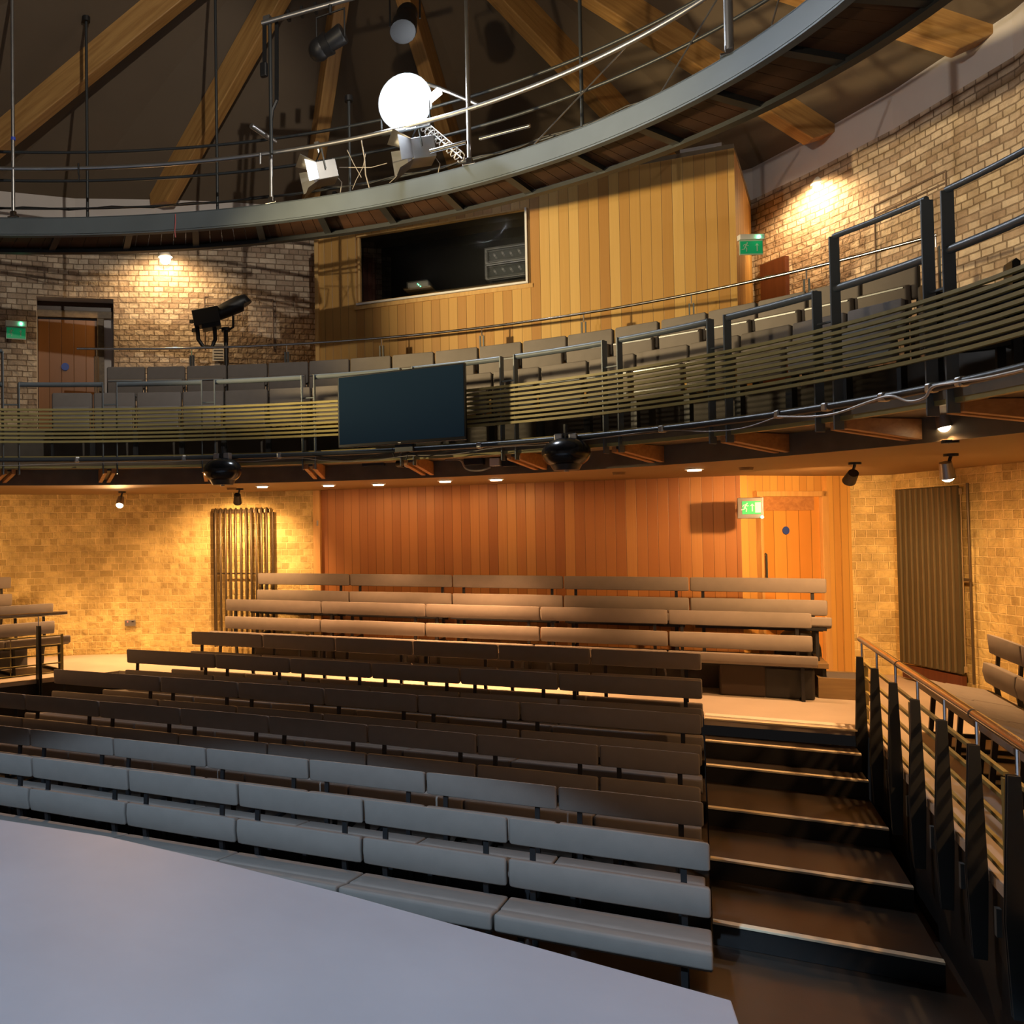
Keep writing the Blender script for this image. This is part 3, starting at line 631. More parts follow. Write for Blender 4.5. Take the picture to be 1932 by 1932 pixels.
for k, (Y, zt, xs, rn) in ROWS.items():
    n = len(xs)-1
    for i in range(n):
        L = xs[i+1]-xs[i]; j = n-1-i
        where = 'at the aisle end' if j == 0 else ('at the far left end' if i == 0 else '%s from the aisle end' % ORD[j])
        look = 'long' if L > 1.05 else 'short'
        bench(L, 0, (xs[i], Y, FLOORZ[k]), 0, '%s upholstered bench of the %s, %s' % (look, rn, where), 'benches facing the stage', round(zt-FLOORZ[k], 3), 0.72 if k == 'H' else 1.0)
# riser platform for the back row
tag(MB().box((-2.0, 10.70, 0.155), (6.3, 0.56, 0.31)).build('riser_platform', M['fabric_dark'], bevel=0.005), 'low dark platform raising the back row of benches by the timber wall', 'platform')
for i in range(6):
    bench(0.8, 0, (2.05, 8.83-0.8*i, 0), -PI/2, 'bench by the right handrail facing the stage, %s from the far end' % ORD[i], 'benches beside the right handrail')
aL = math.radians(66)
dLx, dLy = math.cos(aL), math.sin(aL)
for i in range(3):
    e = Vector((-7.32, 9.06)); s_ = e-Vector((dLx, dLy))*(0.86*(i+1))
    bench(0.86, 0, (s_.x, s_.y, 0), aL, 'bench at the left edge behind the handrail, %s from its right end' % ORD[i], 'benches at the left edge')
for i in range(3):
    e = Vector((-8.10, 9.16)); s_ = e-Vector((dLx, dLy))*(0.86*(i+1))
    bench(0.86, 0, (s_.x, s_.y, 0.32), aL, 'raised bench by the left brick wall, %s from its right end' % ORD[i], 'raised benches at the left brick wall')
e = Vector((-8.0, 9.0)); c_ = e-Vector((dLx, dLy))*1.0
tag(MB().box((c_.x+0.12, c_.y-0.10, 0.155), (2.2, 0.50, 0.31), Matrix.Rotation(aL, 3, 'Z')).build('riser_platform', M['fabric_dark'], bevel=0.005), 'low dark platform under the raised benches at the left', 'platform')
# ------------------------------------------------------------------ handrail on the right of the stair
RY = [onp(px, 1300, (1.215, 0), (1.215, 10)).y for px in (1630, 1658, 1693, 1734, 1784, 1844, 1919)]+[4.15, 3.3, 2.4]
hr = thing('stair_handrail', 'stainless handrail on dark tapered posts beside the stair', 'handrail', (1.19, 6, 0))
part(MB().tube([(1.208, 8.72, 0.738), (1.208, 1.5, 0.738)], 0.024, 12), 'top_rail', M['steel'], hr, smooth=True)
for y in (7.20, 5.445): part(MB().cyl((1.208, y, 0.738), 0.0255, 0.02, 12, Matrix.Rotation(PI/2, 3, 'X')), 'joint_collar', M['darksteel'], hr, smooth=True)
for y in RY:
    prof = [(-0.026, -0.42), (0.030, -0.42), (0.042, -0.02), (0.024, 0.60), (-0.020, 0.60), (-0.042, -0.02)]
    pst = part(MB().prism(prof, (1.190, y-0.020, 0), (1.190, y-0.008, 0), (1, 0, 0), (0, 0, 1)).prism(prof, (1.190, y+0.008, 0), (1.190, y+0.020, 0), (1, 0, 0), (0, 0, 1)).box((1.194, y, 0.55), (0.04, 0.03, 0.06)).box((1.194, y, -0.2), (0.05, 0.03, 0.2)), 'post', M['darksteel'], hr, bevel=0.002)
    sub(MB().tube([(1.208, y, 0.57), (1.208, y, 0.72)], 0.008, 8), 'rail_stub', M['steel'], pst, hr)
    part(MB().box((1.229, y-0.16, -0.18), (0.02, 0.035, 0.13)), 'fixing_plate', M['greysteel'], hr)
PE = [onp(px, 1300, (1.262, 0), (1.262, 10)).y for px in (1634, 1719, 1726, 1893, 1903)]
pan = [(PE[0], PE[1]), (PE[2], PE[3]), (PE[4], 3.0)]
for i, (ya, yb) in enumerate(pan):
    g = thing('rail_panel', 'olive metal infill panel of five bars behind the posts, %s from the far end' % ORD[i], 'railing panel', (1.26, (ya+yb)/2, 0), group='infill panels of the right handrail')
    part(MB().bar((1.262, ya, 0.05), (1.262, ya, 0.50), 0.04, 0.03, (1, 0, 0)).bar((1.262, yb, 0.05), (1.262, yb, 0.50), 0.04, 0.03, (1, 0, 0)), 'end_bar', M['slat'], g)
    for k in range(5):
        z = 0.05+k*0.117
        part(MB().bar((1.262, ya, z), (1.262, yb, z), 0.020, 0.020), 'bar', M['slat'], g)
# left handrail
lv = Vector((0.467, 0.884, 0)); E0 = Vector((xl(7.75)+0.03, 7.75)); E1 = Vector((xl(8.3)+0.03, 8.3))
l0 = onp(126, 1156, E0, E1); ZRL = l0.z; l0 = Vector((l0.x, l0.y, 0)); l0b = l0-lv*2.6
hl = thing('stair_handrail', 'stainless handrail with one dark post at the left edge', 'handrail', l0b)
part(MB().tube([l0+Vector((0, 0, ZRL)), l0b+Vector((0, 0, ZRL))], 0.024, 12), 'top_rail', M['steel'], hl, smooth=True)
nL = Vector((lv.y, -lv.x, 0)).normalized()
for px in (73, -45):
    q = onp(px, 1200, l0, l0b); q = Vector((q.x, q.y, 0))
    w_ = Vector((lv.x, lv.y, 0)).normalized()
    prof = [(-0.045, -0.40), (0.045, -0.40), (0.050, -0.05), (0.028, ZRL-0.13), (-0.028, ZRL-0.13), (-0.050, -0.05)]
    part(MB().prism(prof, q-w_*0.02, q-w_*0.008, nL, (0, 0, 1)).prism(prof, q+w_*0.008, q+w_*0.02, nL, (0, 0, 1)), 'post', M['darksteel'], hl, bevel=0.002)
    part(MB().tube([q+Vector((0, 0, ZRL-0.14)), q+Vector((0, 0, ZRL-0.02))], 0.008, 8), 'rail_stub', M['steel'], hl)
g = thing('rail_panel', 'brown metal infill panel of bars at the left edge', 'railing panel', l0b)
p1 = onp(117, 1230, l0-nL*0.10, l0b-nL*0.10); p1 = Vector((p1.x, p1.y, 0)); p0 = p1-lv*2.2
part(MB().bar(p1+Vector((0, 0, 0.05)), p1+Vector((0, 0, 0.50)), 0.03, 0.014, nL), 'end_bar', M['slat'], g)
pm = onp(20, 1230, l0-nL*0.1, l0b-nL*0.1); pm = Vector((pm.x, pm.y, 0))
part(MB().tube([pm+Vector((0, 0, 0.06)), pm+Vector((0, 0, 0.5))], 0.006, 6), 'tie_rod', M['slat'], g)
for k in range(5):
    z = 0.055+k*0.108; part(MB().bar(p0+Vector((0, 0, z)), p1+Vector((0, 0, z)), 0.028, 0.012), 'bar', M['slat'], g)
# ------------------------------------------------------------------ balcony guard: bays of rail and posts, slatted screen
PXP = [-170, 20, 207, 393, 582, 768, 960, 1155, 1357, 1560, 1773]
TP = [th_at(px, r_bal, 0.0, 3.0) for px in PXP]+[84]
bayl = ['leftmost bay of the balcony guard rail, cut by the picture edge', 'balcony guard rail bay in front of the left balcony door', 'balcony guard rail bay below the followspot',
        'balcony guard rail bay left of the screen', 'balcony guard rail bay behind the screen, left half', 'balcony guard rail bay behind the screen, right half',
        'balcony guard rail bay just right of the screen', 'balcony guard rail bay above the right round loudspeaker', 'balcony guard rail bay under the right exit sign',
        'tall balcony guard rail bay with a second upper rail', 'tall balcony guard rail bay at the right picture edge']
for i in range(len(TP)-1):
    a, b_ = TP[i], TP[i+1]; tall = i >= 9 or i == 0
    c = P2(r_bal, (a+b_)/2, 0, ZD)
    g = thing('guard_rail', bayl[i], 'railing', c, group='balcony guard rail bays')
    da = math.degrees(0.07/4.3); a2, b2 = a+da, b_-da
    zr = 3.265
    part(MB().tube(arc(r_bal, a2, b2, 0.0, zr, 1.5), 0.026, 10), 'top_rail', M['greysteel'], g, smooth=True)
    zp_ = zr+0.35 if tall else zr+0.02
    if tall: part(MB().tube(arc(r_bal, a2, b2, 0.0, zr+0.355, 1.5), 0.019, 10), 'upper_rail', M['greysteel'], g, smooth=True)
    for th in (a2, b2):
        t = math.radians(th); nrm = Vector((math.sin(t), math.cos(t), 0)); q = P2(r_bal, th, 0.0)
        part(MB().bar(q+nrm*0.0+Vector((0, 0, ZD-0.16)), q+Vector((0, 0, zp_)), 0.012, 0.075, nrm), 'post', M['greysteel'], g, bevel=0.002)
    part(MB().bar(P2(r_bal, a-da, 0, 3.05), P2(r_bal, a+da, 0, 3.05), 0.02, 0.012), 'spacer', M['greysteel'], g)
sc = thing('slatted_screen', 'nine curved olive slats running along the balcony front', 'screen', (0, 0, ZD))
for k in range(9):
    z = 2.652+k*0.0425
    part(MB().sweep(ribbon(r_bal, TH0, TH1, -0.070, -0.040, z-0.0112, z+0.0112)), 'slat', M['slat'], sc, smooth=True)
# lower pipe carrying the cables
pp = thing('lighting_pipe', 'long curved scaffold pipe along the foot of the balcony front', 'pipe', (0, 0, 2.4))
part(MB().tube(arc(r_bal, TH0, TH1, -0.14, 2.455, 2), 0.026, 10), 'pipe', M['darksteel'], pp, smooth=True)
for px in (145, 347, 527, 905, 1250, 1470, 1560, 1668, 1758, 1815):
    th = th_at(px, r_bal, -0.14, 2.455); q = P2(r_bal, th, -0.14, 2.455)
    part(MB().box(q, (0.05, 0.06, 0.058), Matrix.Rotation(-math.radians(th), 3, 'Z')), 'clamp', M['galv'], pp, bevel=0.012)
# timber cantilever brackets under the deck
brl = ['far left timber bracket under the balcony', 'timber bracket under the balcony above the left wall lamp', 'timber bracket hidden behind the left round loudspeaker',
       'timber bracket under the balcony left of the screen cables', 'timber bracket beside the white camera', 'timber bracket right of the white camera',
       'timber bracket right of the round loudspeaker', 'timber bracket above the single right downlight', 'timber bracket with a pale edge above the right spotlight', 'timber bracket at the far right under the balcony']
for i, th in enumerate(TP[1:11]):
    t = math.radians(th); nrm = Vector((math.sin(t), math.cos(t), 0)); sd = Vector((math.cos(t), -math.sin(t), 0))
    q0 = P2(r_bal, th, 0.02, 0); Lb = (r_fas(th/60)-r_bal(th/60))-0.05
    g = thing('timber_bracket', brl[i], 'bracket', (q0.x, q0.y, 2.3), group='timber brackets under the balcony')
    prof = [(0.05, ZD-0.075), (0.05, ZD-0.15), (Lb, ZC+0.02), (Lb, ZD-0.075)]
    for s_ in (-0.045, 0.045):
        mb = MB().prism(prof, q0+sd*(s_-0.022), q0+sd*(s_+0.022), nrm, (0, 0, 1))
        part(mb, 'side_plank', M['bracket'], g, bevel=0.004)
    part(MB().prism([(p[0], p[1]+(0.03 if k_ in (1, 2) else -0.002)) for k_, p in enumerate(prof)], q0-sd*0.022, q0+sd*0.022, nrm, (0, 0, 1)), 'flitch_plate', M['darksteel'], g)
# ------------------------------------------------------------------ balcony seats
def seat_parts(wd):
    key = ('tip', round(wd, 2))
    if key in _cache: return _cache[key]
    W = wd/2-0.012
    back = MB().sweep([[Vector((x, y*k, 0.845+(z-0.845+0.14)*k-0.14)) for y, z in ((-0.02, 0.845), (0.045, 0.84), (0.03, 0.56), (-0.035, 0.57))] for x, k in ((-W, 0.93), (-W+0.015, 1), (W-0.015, 1), (W, 0.93))]).mesh('backrest', smooth=True, bevel=0.012)
    back.materials.append(M['fabric'])
    seat = MB().sweep([[Vector((x, y, z)) for y, z in ((-0.13, 0.66), (-0.055, 0.68), (-0.03, 0.42), (-0.12, 0.40))] for x in (-W+0.02, W-0.02)]).mesh('tip_up_seat', smooth=True, bevel=0.014); seat.materials.append(M['fabric'])
    trim = MB().bar((-W+0.03, -0.136, 0.645), (W-0.03, -0.136, 0.645), 0.014, 0.012).mesh('seat_edge_trim'); trim.materials.append(M['greysteel2'])
    leg = MB().box((0, -0.04, 0.20), (0.03, 0.07, 0.40)).box((0, -0.04, 0.012), (0.05, 0.22, 0.024)).box((0, 0.02, 0.6), (0.02, 0.03, 0.46)).mesh('leg'); leg.materials.append(M['black'])
    _cache[key] = (back, seat, trim, leg); return _cache[key]
def rsh(k0): return r_bal
def tip_seat(rf, off, ta, tb, zf, label, group):
    th = (ta+tb)/2; q = P2(rf, th, off, zf); pa, pb = P2(rf, ta, off, zf), P2(rf, tb, off, zf); wd = (pb-pa).length; wd = round(wd*50)/50
    rz = math.atan2(pb.y-pa.y, pb.x-pa.x)
    t = thing('tip_up_chair', label, 'seat', q, rz, group); back, seat, trim, leg = seat_parts(wd)
    for nm, me, x in (('backrest', back, 0), ('tip_up_seat', seat, 0), ('leg', leg, -wd/2), ('leg', leg, wd/2-0.035)):
        o = bpy.data.objects.new(nm, me); COL.objects.link(o); o.parent = t; o.location = (x+(0.018 if nm == 'leg' else 0), 0, 0)
        if nm == 'tip_up_seat':
            for zz in (0, -0.19):
                e_ = bpy.data.objects.new('seat_edge_trim', trim); COL.objects.link(e_); e_.parent = o; e_.location = (0, 0.003 if zz else 0, zz)
B2 = [200, 275, 351, 428, 505, 582, 660, 739, 820, 903, 986, 1070, 1158, 1245, 1336, 1428, 1524, 1625, 1733]
B1 = [96, 175, 256, 343, 423, 506, 588, 672, 757, 843, 930, 1020, 1110, 1200, 1300, 1397, 1494, 1598, 1708]
for nm, Bd, off, zf, lb in (('upper', B2, 1.75, ZD+0.46, 'upper'), ('front', B1, 0.90, ZD+0.0, 'front')):
    zb = zf+0.84; rq = rsh(0.42 if nm == 'upper' else 0.30); T = [th_at(px, rq, off, zb) for px in Bd]
    for i in range(len(T)-1):
        n = len(T)-1; j = n-1-i
        wh = ('%s from the left end' % ORD[i]) if i < n/2 else ('%s from the right end' % ORD[j])
        tip_seat(rq, off, T[i], T[i+1], zf, 'grey tip-up seat in the %s balcony row, %s' % (lb, wh), 'tip-up seats of the %s balcony row' % lb)
# handrail behind the upper row
zh_ = 4.10; r_hr = rsh(0.35)
ta, tb = th_at(145, r_hr, 2.22, zh_), th_at(1768, r_hr, 2.22, zh_)
g = thing('balcony_handrail', 'thin stainless handrail curving behind the upper balcony seats', 'handrail', P2(r_hr, 0, 2.22, ZD))
part(MB().tube(arc(r_hr, ta, tb, 2.22, zh_, 1.5), 0.016, 10), 'top_rail', M['steel'], g, smooth=True)
for px in (182, 362, 541, 720, 909, 1101, 1304, 1521, 1765):
    th = th_at(px, r_hr, 2.22, zh_); q = P2(r_hr, th, 2.22)
    part(MB().tube([q+Vector((0, 0, zh_-0.10)), q+Vector((0, 0, zh_))], 0.007, 8), 'rail_stub', M['steel'], g)
    part(MB().box(q+Vector((-0.02, 0, (ZD+zh_-0.1)/2)), (0.014, 0.04, zh_-0.1-ZD)).box(q+Vector((0.02, 0, (ZD+zh_-0.1)/2)), (0.014, 0.04, zh_-0.1-ZD)), 'post', M['greysteel'] if px > 200 else M['steel'], g)
# ------------------------------------------------------------------ screen on the balcony front
sl = Vector((ray(638, 780))); srr = Vector((ray(878, 760)))
def at_depth(px, py, cd):
    d = ray(px, py); f = -sy_*d.x+cy_*d.y; t = cd/f; return Vector((d.x*t, d.y*t, H+d.z*t))
tl, trr = at_depth(636.5, 709, 8.78), at_depth(877, 686, 8.10); bl, br_ = at_depth(639, 843, 8.78), at_depth(878.5, 832, 8.10)
zt1, zb1 = (tl.z+trr.z)/2, (bl.z+br_.z)/2; tx = (trr-tl); tx.z = 0; TW = tx.length; tx.normalize(); tn = Vector((tx.y, -tx.x, 0))
ctv = (tl+trr)/2; ctv.z = (zt1+zb1)/2; RT = Matrix.Rotation(math.atan2(tx.y, tx.x), 3, 'Z'); TH_ = zt1-zb1
tv = thing('flat_screen', 'large flat black television hung on the balcony front', 'television', ctv, math.atan2(tx.y, tx.x))
part(MB().box(ctv-tn*0.02, (TW, 0.045, TH_), RT), 'casing', M['blackplastic'], tv, bevel=0.006)
part(MB().box(ctv+tn*0.004+Vector((0, 0, 0.008)), (TW-0.03, 0.004, TH_-0.045), RT), 'display', M['screen'], tv)
part(MB().box(ctv-tn*0.10, (0.5, 0.12, 0.3), RT).box(ctv-tn*0.12+Vector((0, 0, -TH_/2-0.02)), (0.18, 0.05, 0.09), RT), 'wall_bracket', M['darksteel'], tv)
part(MB().box(ctv+tn*0.008+Vector((0, 0, -TH_/2+0.012)), (0.03, 0.004, 0.006), RT), 'logo_badge', M['galv'], tv)
# hanging round loudspeakers
for px, py, r, lb in ((420, 888, 0.205, 'left'), (1068, 855, 0.205, 'right')):
    th = th_at(px, r_bal, -0.20, 2.2); q = P2(r_bal, th, -0.20, 0); cd = -sy_*q.x+cy_*q.y
    c = at_depth(px, py, cd)
    g = thing('round_loudspeaker', 'black egg-shaped loudspeaker hung under the balcony front, %s of the two' % lb, 'loudspeaker', c, -math.radians(th), 'round loudspeakers under the balcony')
    part(MB().sphere(c, r, 24, 14, (1, 0.9, 0.66)), 'shell', M['blackplastic'], g, smooth=True)
    part(MB().cyl(c-Vector((0, 0, r*0.60)), r*0.52, 0.05, 24, None, r*0.66), 'grille', M['darksteel'], g, smooth=True)
    part(MB().cyl(c-Vector((0, 0, r*0.75)), 0.02, 0.015, 12), 'port', M['galv'], g)
    part(MB().tube([c+Vector((0, 0, r*0.5)), c+Vector((0, 0, 0.25))], 0.022, 8).box(c+Vector((0, 0, 0.16)), (0.16, 0.04, 0.03)), 'hanger', M['black'], g)
    part(MB().box((c.x-0.06, c.y, 2.455), (0.07, 0.07, 0.07)).box((c.x+0.06, c.y, 2.455), (0.07, 0.07, 0.07)), 'clamp', M['galv'], g, bevel=0.01)
# white camera and small boxes under the balcony
th = th_at(765, r_bal, 0.3, 2.3); q = P2(r_bal, th, 0.3, 0); c = at_depth(768, 874, -sy_*q.x+cy_*q.y)
g = thing('security_camera', 'small white camera with black lens under the screen', 'camera', c)
part(MB().box(c+Vector((0.03, 0, 0)), (0.11, 0.12, 0.085)), 'body', M['white'], g, bevel=0.02)
part(MB().cyl(c+Vector((-0.05, -0.04, 0)), 0.045, 0.07, 16, Matrix.Rotation(PI/2, 3, 'Y') @ Matrix.Rotation(0.5, 3, 'X')), 'lens', M['blackplastic'], g, smooth=True)
part(MB().box((c.x+0.08, c.y, (c.z+ZD-0.07)/2+0.02), (0.03, 0.03, ZD-0.07-c.z)), 'mount', M['white'], g)
bxs = [(895, 868, 0.20, 0.10, 'black'), (935, 872, 0.10, 0.08, 'white'), (963, 872, 0.15, 0.09, 'black'), (705, 875, 0.24, 0.05, 'black')]
bll = ['black junction box under the balcony left of the pale socket box', 'pale socket box on the dark fascia right of the white camera', 'black box of sockets beside the pale socket box', 'flat black box on the dark fascia left of the white camera']
for (px, py, ww, hh, mm), lb in zip(bxs, bll):
    th = th_at(px, r_fas, -0.07, 2.35); q = P2(r_fas, th, -0.07, 0); c = at_depth(px, py, -sy_*q.x+cy_*q.y)
    tag(MB().box(c, (ww, 0.08, hh), Matrix.Rotation(-math.radians(th), 3, 'Z')).build('socket_box', M[mm], bevel=0.006), lb, 'box')
# cables draped under the balcony front
def cable(name, pts, r, m_, lb, off=-0.16):
    P = []
    for px, py in pts:
        th = th_at(px, r_bal, off, 2.35, -88, 95); q = P2(r_bal, th, off, 0); P.append(at_depth(px, py, -sy_*q.x+cy_*q.y))
    # catmull
    Q = []
    for i in range(len(P)-1):
        p0, p1, p2, p3 = P[max(i-1, 0)], P[i], P[i+1], P[min(i+2, len(P)-1)]
        for k in range(5):
            t = k/5; Q.append(0.5*((2*p1)+(p2-p0)*t+(2*p0-5*p1+4*p2-p3)*t*t+(3*p1-p0-3*p2+p3)*t**3))
    Q.append(P[-1])
    return tag(MB().tube(Q, r, 6).build(name, m_, smooth=True), lb, 'cable')
cable('cable', [(0, 879), (100, 876), (200, 873), (300, 872), (392, 868), (470, 871), (560, 864), (620, 870), (700, 869), (770, 860), (850, 858), (940, 844), (1040, 838), (1120, 828), (1245, 812), (1330, 814), (1400, 808), (1468, 786)], 0.0045, M['cableW'], 'thin pale cable drooping along the whole balcony foot')
cable('cable', [(1468, 786), (1530, 786), (1580, 779), (1640, 758), (1680, 747), (1715, 757), (1745, 750), (1760, 730), (1800, 722), (1860, 713), (1932, 697)], 0.008, M['cableR'], 'pale cable looping down from the pipe at the right', -0.19)
cable('cable', [(590, 858), (650, 868), (700, 860), (760, 852), (800, 862), (850, 850), (900, 853)], 0.007, M['black'], 'black cable bundle just under the screen')
cable('cable', [(840, 868), (868, 868), (880, 885), (905, 888), (925, 882)], 0.009, M['cableW'], 'pale flexible hose ending at the pale socket box', 0.35)
cable('cable', [(740, 846), (745, 862), (760, 853), (757, 844), (770, 850), (766, 868)], 0.006, M['black'], 'short black looped cable at the bottom of the screen')
# ------------------------------------------------------------------ catwalk ring
cw = thing('catwalk', 'curved grey steel catwalk with timber deck hung below the roof', 'catwalk', (-2.6, 8.9, 5.1))
CA, CB = -70, 98
part(MB().sweep(ribbon(r_cat, CA, CB, 0.0, 0.012, 5.12, 5.31)).sweep(ribbon(r_cat, CA, CB, 0.0, 0.075, 5.10, 5.115)).sweep(ribbon(r_cat, CA, CB, 0.0, 0.075, 5.30, 5.312)), 'fascia_channel', M['fascia'], cw, smooth=True)
part(MB().sweep(ribbon(r_cat, CA, CB, 0.62, 0.70, 5.09, 5.13)).sweep(ribbon(r_cat, CA, CB, 0.70, 0.71, 5.09, 5.22)), 'outer_beam', M['darksteel'], cw, smooth=True)
th = CA+0.4; k = 0
mbp = MB(); slats = []
while th < CB:
    t0, t1 = th, th+1.55
    a = P2(r_cat, t0, 0.05, 5.155), 0
    sec = [P2(r_cat, t0, 0.05, 5.16), P2(r_cat, t1-0.07, 0.05, 5.16), P2(r_cat, t1-0.07, 0.68, 5.16), P2(r_cat, t0, 0.68, 5.16)]
    mbp.add(sec+[p+Vector((0, 0, 0.025)) for p in sec], [(0, 1, 2, 3), (4, 7, 6, 5), (0, 4, 5, 1), (1, 5, 6, 2), (2, 6, 7, 3), (3, 7, 4, 0)])
    th += 1.55
part(mbp, 'deck_planks', mat('deck_timber', (0.095, 0.04, 0.018), 0.6, var=0.3, vscale=3), cw)
th = -64
while th < CB-2:
    a, b2 = P2(r_cat, th, 0.02, 5.135), P2(r_cat, th, 0.66, 5.135)
    part(MB().bar(a, b2, 0.075, 0.05), 'cross_beam', M['darksteel'], cw)
    th += 8.6
def crail(px_list, nm):
    pass
def rail_on(name, off, z, r, a, b_, m_, parent): return part(MB().tube(arc(r_cat, a, b_, off, z, 1.5), r, 10), name, m_, parent, smooth=True)
gi = thing('catwalk_inner_rail', 'single tubular rail on short stanchions along the near catwalk edge', 'railing', (-2.6, 8.9, 5.3))
rail_on('rail_tube', 0.03, 5.885, 0.024, CA, CB, M['galv'], gi)
go = thing('catwalk_outer_rail', 'three tubular rails along the far catwalk edge', 'railing', (-2.6, 9.6, 5.3))
for z, r in ((5.64, 0.014), (5.98, 0.018), (6.33, 0.018)): rail_on('rail_tube', 0.66, z, r, CA, CB, M['darksteel'], go)
def ceil_z(p):
    # height of the roof over a plan point (fan of triangles to the apex)
    d = Vector((p.x-APX.x, p.y-APX.y)); L = d.length
    best = ZE+0.3
    for i in range(len(EV)-1):
        a, b2 = Vector(EV[i]), Vector(EV[i+1]); e = b2-a; o = Vector((APX.x, APX.y)); dn = d/L; den = dn.x*e.y-dn.y*e.x
        if abs(den) < 1e-9: continue
        ac = a-o; s_ = (ac.x*e.y-ac.y*e.x)/den; u = (ac.x*dn.y-ac.y*dn.x)/den
        if s_ > 0 and -1e-6 <= u <= 1+1e-6: best = APX.z+(ZE-APX.z)*L/s_
    return best
for px, off, hang, lb in ((25, 0.03, 1, 'leftmost hanging tube'), (512, 0.03, 0, ''), (885, 0.03, 1, ''), (1375, 0.03, 1, '')):
    th = th_at(px, r_cat, off, 5.5); q = P2(r_cat, th, off, 0)
    rr = 0.034 if px == 1375 else 0.022
    if px == 512: part(MB().tube([q+Vector((0, 0, 5.33)), q+Vector((0, 0, 5.88))], 0.022, 10), 'stanchion', M['galv'], gi, smooth=True)
    else: part(MB().tube([q+Vector((0, 0, 5.36)), q+Vector((0, 0, ceil_z(q)-0.02 if q.y > 6.5 else 8.6))], rr, 10), 'hanger_tube', M['galv'], gi, smooth=True)
    part(MB().box(q+Vector((0, 0, 5.325)), (0.13, 0.06, 0.02)).box(q+Vector((0, 0, 5.36)), (0.06, 0.05, 0.06)), 'foot_bracket', M['steel'], gi, bevel=0.004)
for px in (165, 410, 660, 1098, 1590):
    th = th_at(px, r_cat, 0.66, 5.8); q = P2(r_cat, th, 0.66, 0); zc_ = ceil_z(q)-0.02 if q.y > 6.5 else 8.6
    part(MB().tube([q+Vector((0, 0, 5.2)), q+Vector((0, 0, zc_))], 0.018, 8), 'stanchion', M['darksteel'], go, smooth=True)
    part(MB().cyl(q+Vector((0, 0, zc_-0.03)), 0.05, 0.06, 12), 'ceiling_plate', M['black'], go)
# thin stay rods leaning behind the right part
def cwpt(px, py, off):
    th = th_at(px, r_cat, off, 5.9, -80, 100); q = P2(r_cat, th, off, 0); return at_depth(px, py, -sy_*q.x+cy_*q.y)
for (a, b2), lb in zip((((1008, 272), (1180, 90)), ((1245, 178), (1352, 0)), ((1456, 47), (1475, -20))), ('long pale stay rod behind the rails right of the floodlight', 'stay rod crossing the upper right rails', 'short stay rod at the top right of the catwalk')):
    tag(MB().tube([cwpt(*a, 0.5), cwpt(*b2, 0.75)], 0.008, 6).build('stay_rod', M['galv'], smooth=True), lb, 'rod', 'stay rods of the catwalk')
# cable run along the lowest outer rail
tag(MB().tube([p+Vector((0, 0, 0.02*math.sin(i*1.7))) for i, p in enumerate(arc(r_cat, CA, CB, 0.60, 5.62, 2.5))], 0.008, 6).build('cable', M['black'], smooth=True), 'black cable tied along the lowest catwalk rail', 'cable')
rt = cwpt(331, 404, -0.02)
tag(MB().tube([rt, rt+Vector((0.005, -0.01, -0.10)), rt+Vector((-0.005, -0.01, -0.2)), rt+Vector((0.005, -0.01, -0.27))], 0.006, 6).build('ribbon', M['redtape']), 'pink ribbon dangling from the catwalk edge on the left', 'ribbon')
bt = cwpt(25, 262, 0.03)
tag(MB().cyl(bt, 0.027, 0.035, 12).build('tape_band', M['bluetape']), 'blue tape band around the leftmost hanging tube', 'tape')
sh = cwpt(148, 308, 0.0)
tag(MB().tube([sh, sh+Vector((0, 0, -0.12)), sh+Vector((0.01, 0, -0.15)), sh+Vector((0, 0, -0.2))], 0.01, 6).build('cord', M['black']), 'short dark cord hanging from the inner catwalk rail', 'cord')
# ------------------------------------------------------------------ stage lights on and above the catwalk
def lookrot(d, up=(0, 0, 1)):
    d = Vector(d).normalized(); s_ = d.cross(Vector(up)).normalized(); u = s_.cross(d); return Matrix((s_, d, u)).transposed()
fl = thing('work_floodlight', 'dazzling white floodlight clamped on the catwalk rail', 'floodlight', FLOOD)
fd = (Vector((0, 0, 1.66))-FLOOD).normalized(); RF = lookrot(fd)
FR = RF @ Matrix.Rotation(-PI/2, 3, 'X')
part(MB().cyl(FLOOD+fd*-0.03, 0.16, 0.12, 28, FR, 0.28), 'housing', M['darksteel'], fl, smooth=True)
part(MB().cyl(FLOOD+fd*0.045, 0.27, 0.02, 32, FR), 'lens', M['flood'], fl, smooth=True)  # disc made wider to take in some of the lamp's glare
part(MB().bar(FLOOD+Vector((-0.26, 0, 0)), FLOOD+Vector((-0.26, 0, -0.30)), 0.03, 0.01).bar(FLOOD+Vector((0.26, 0, 0)), FLOOD+Vector((0.26, 0, -0.30)), 0.03, 0.01).bar(FLOOD+Vector((-0.26, 0, -0.30)), FLOOD+Vector((0.26, 0, -0.30)), 0.03, 0.01), 'yoke', M['darksteel'], fl)
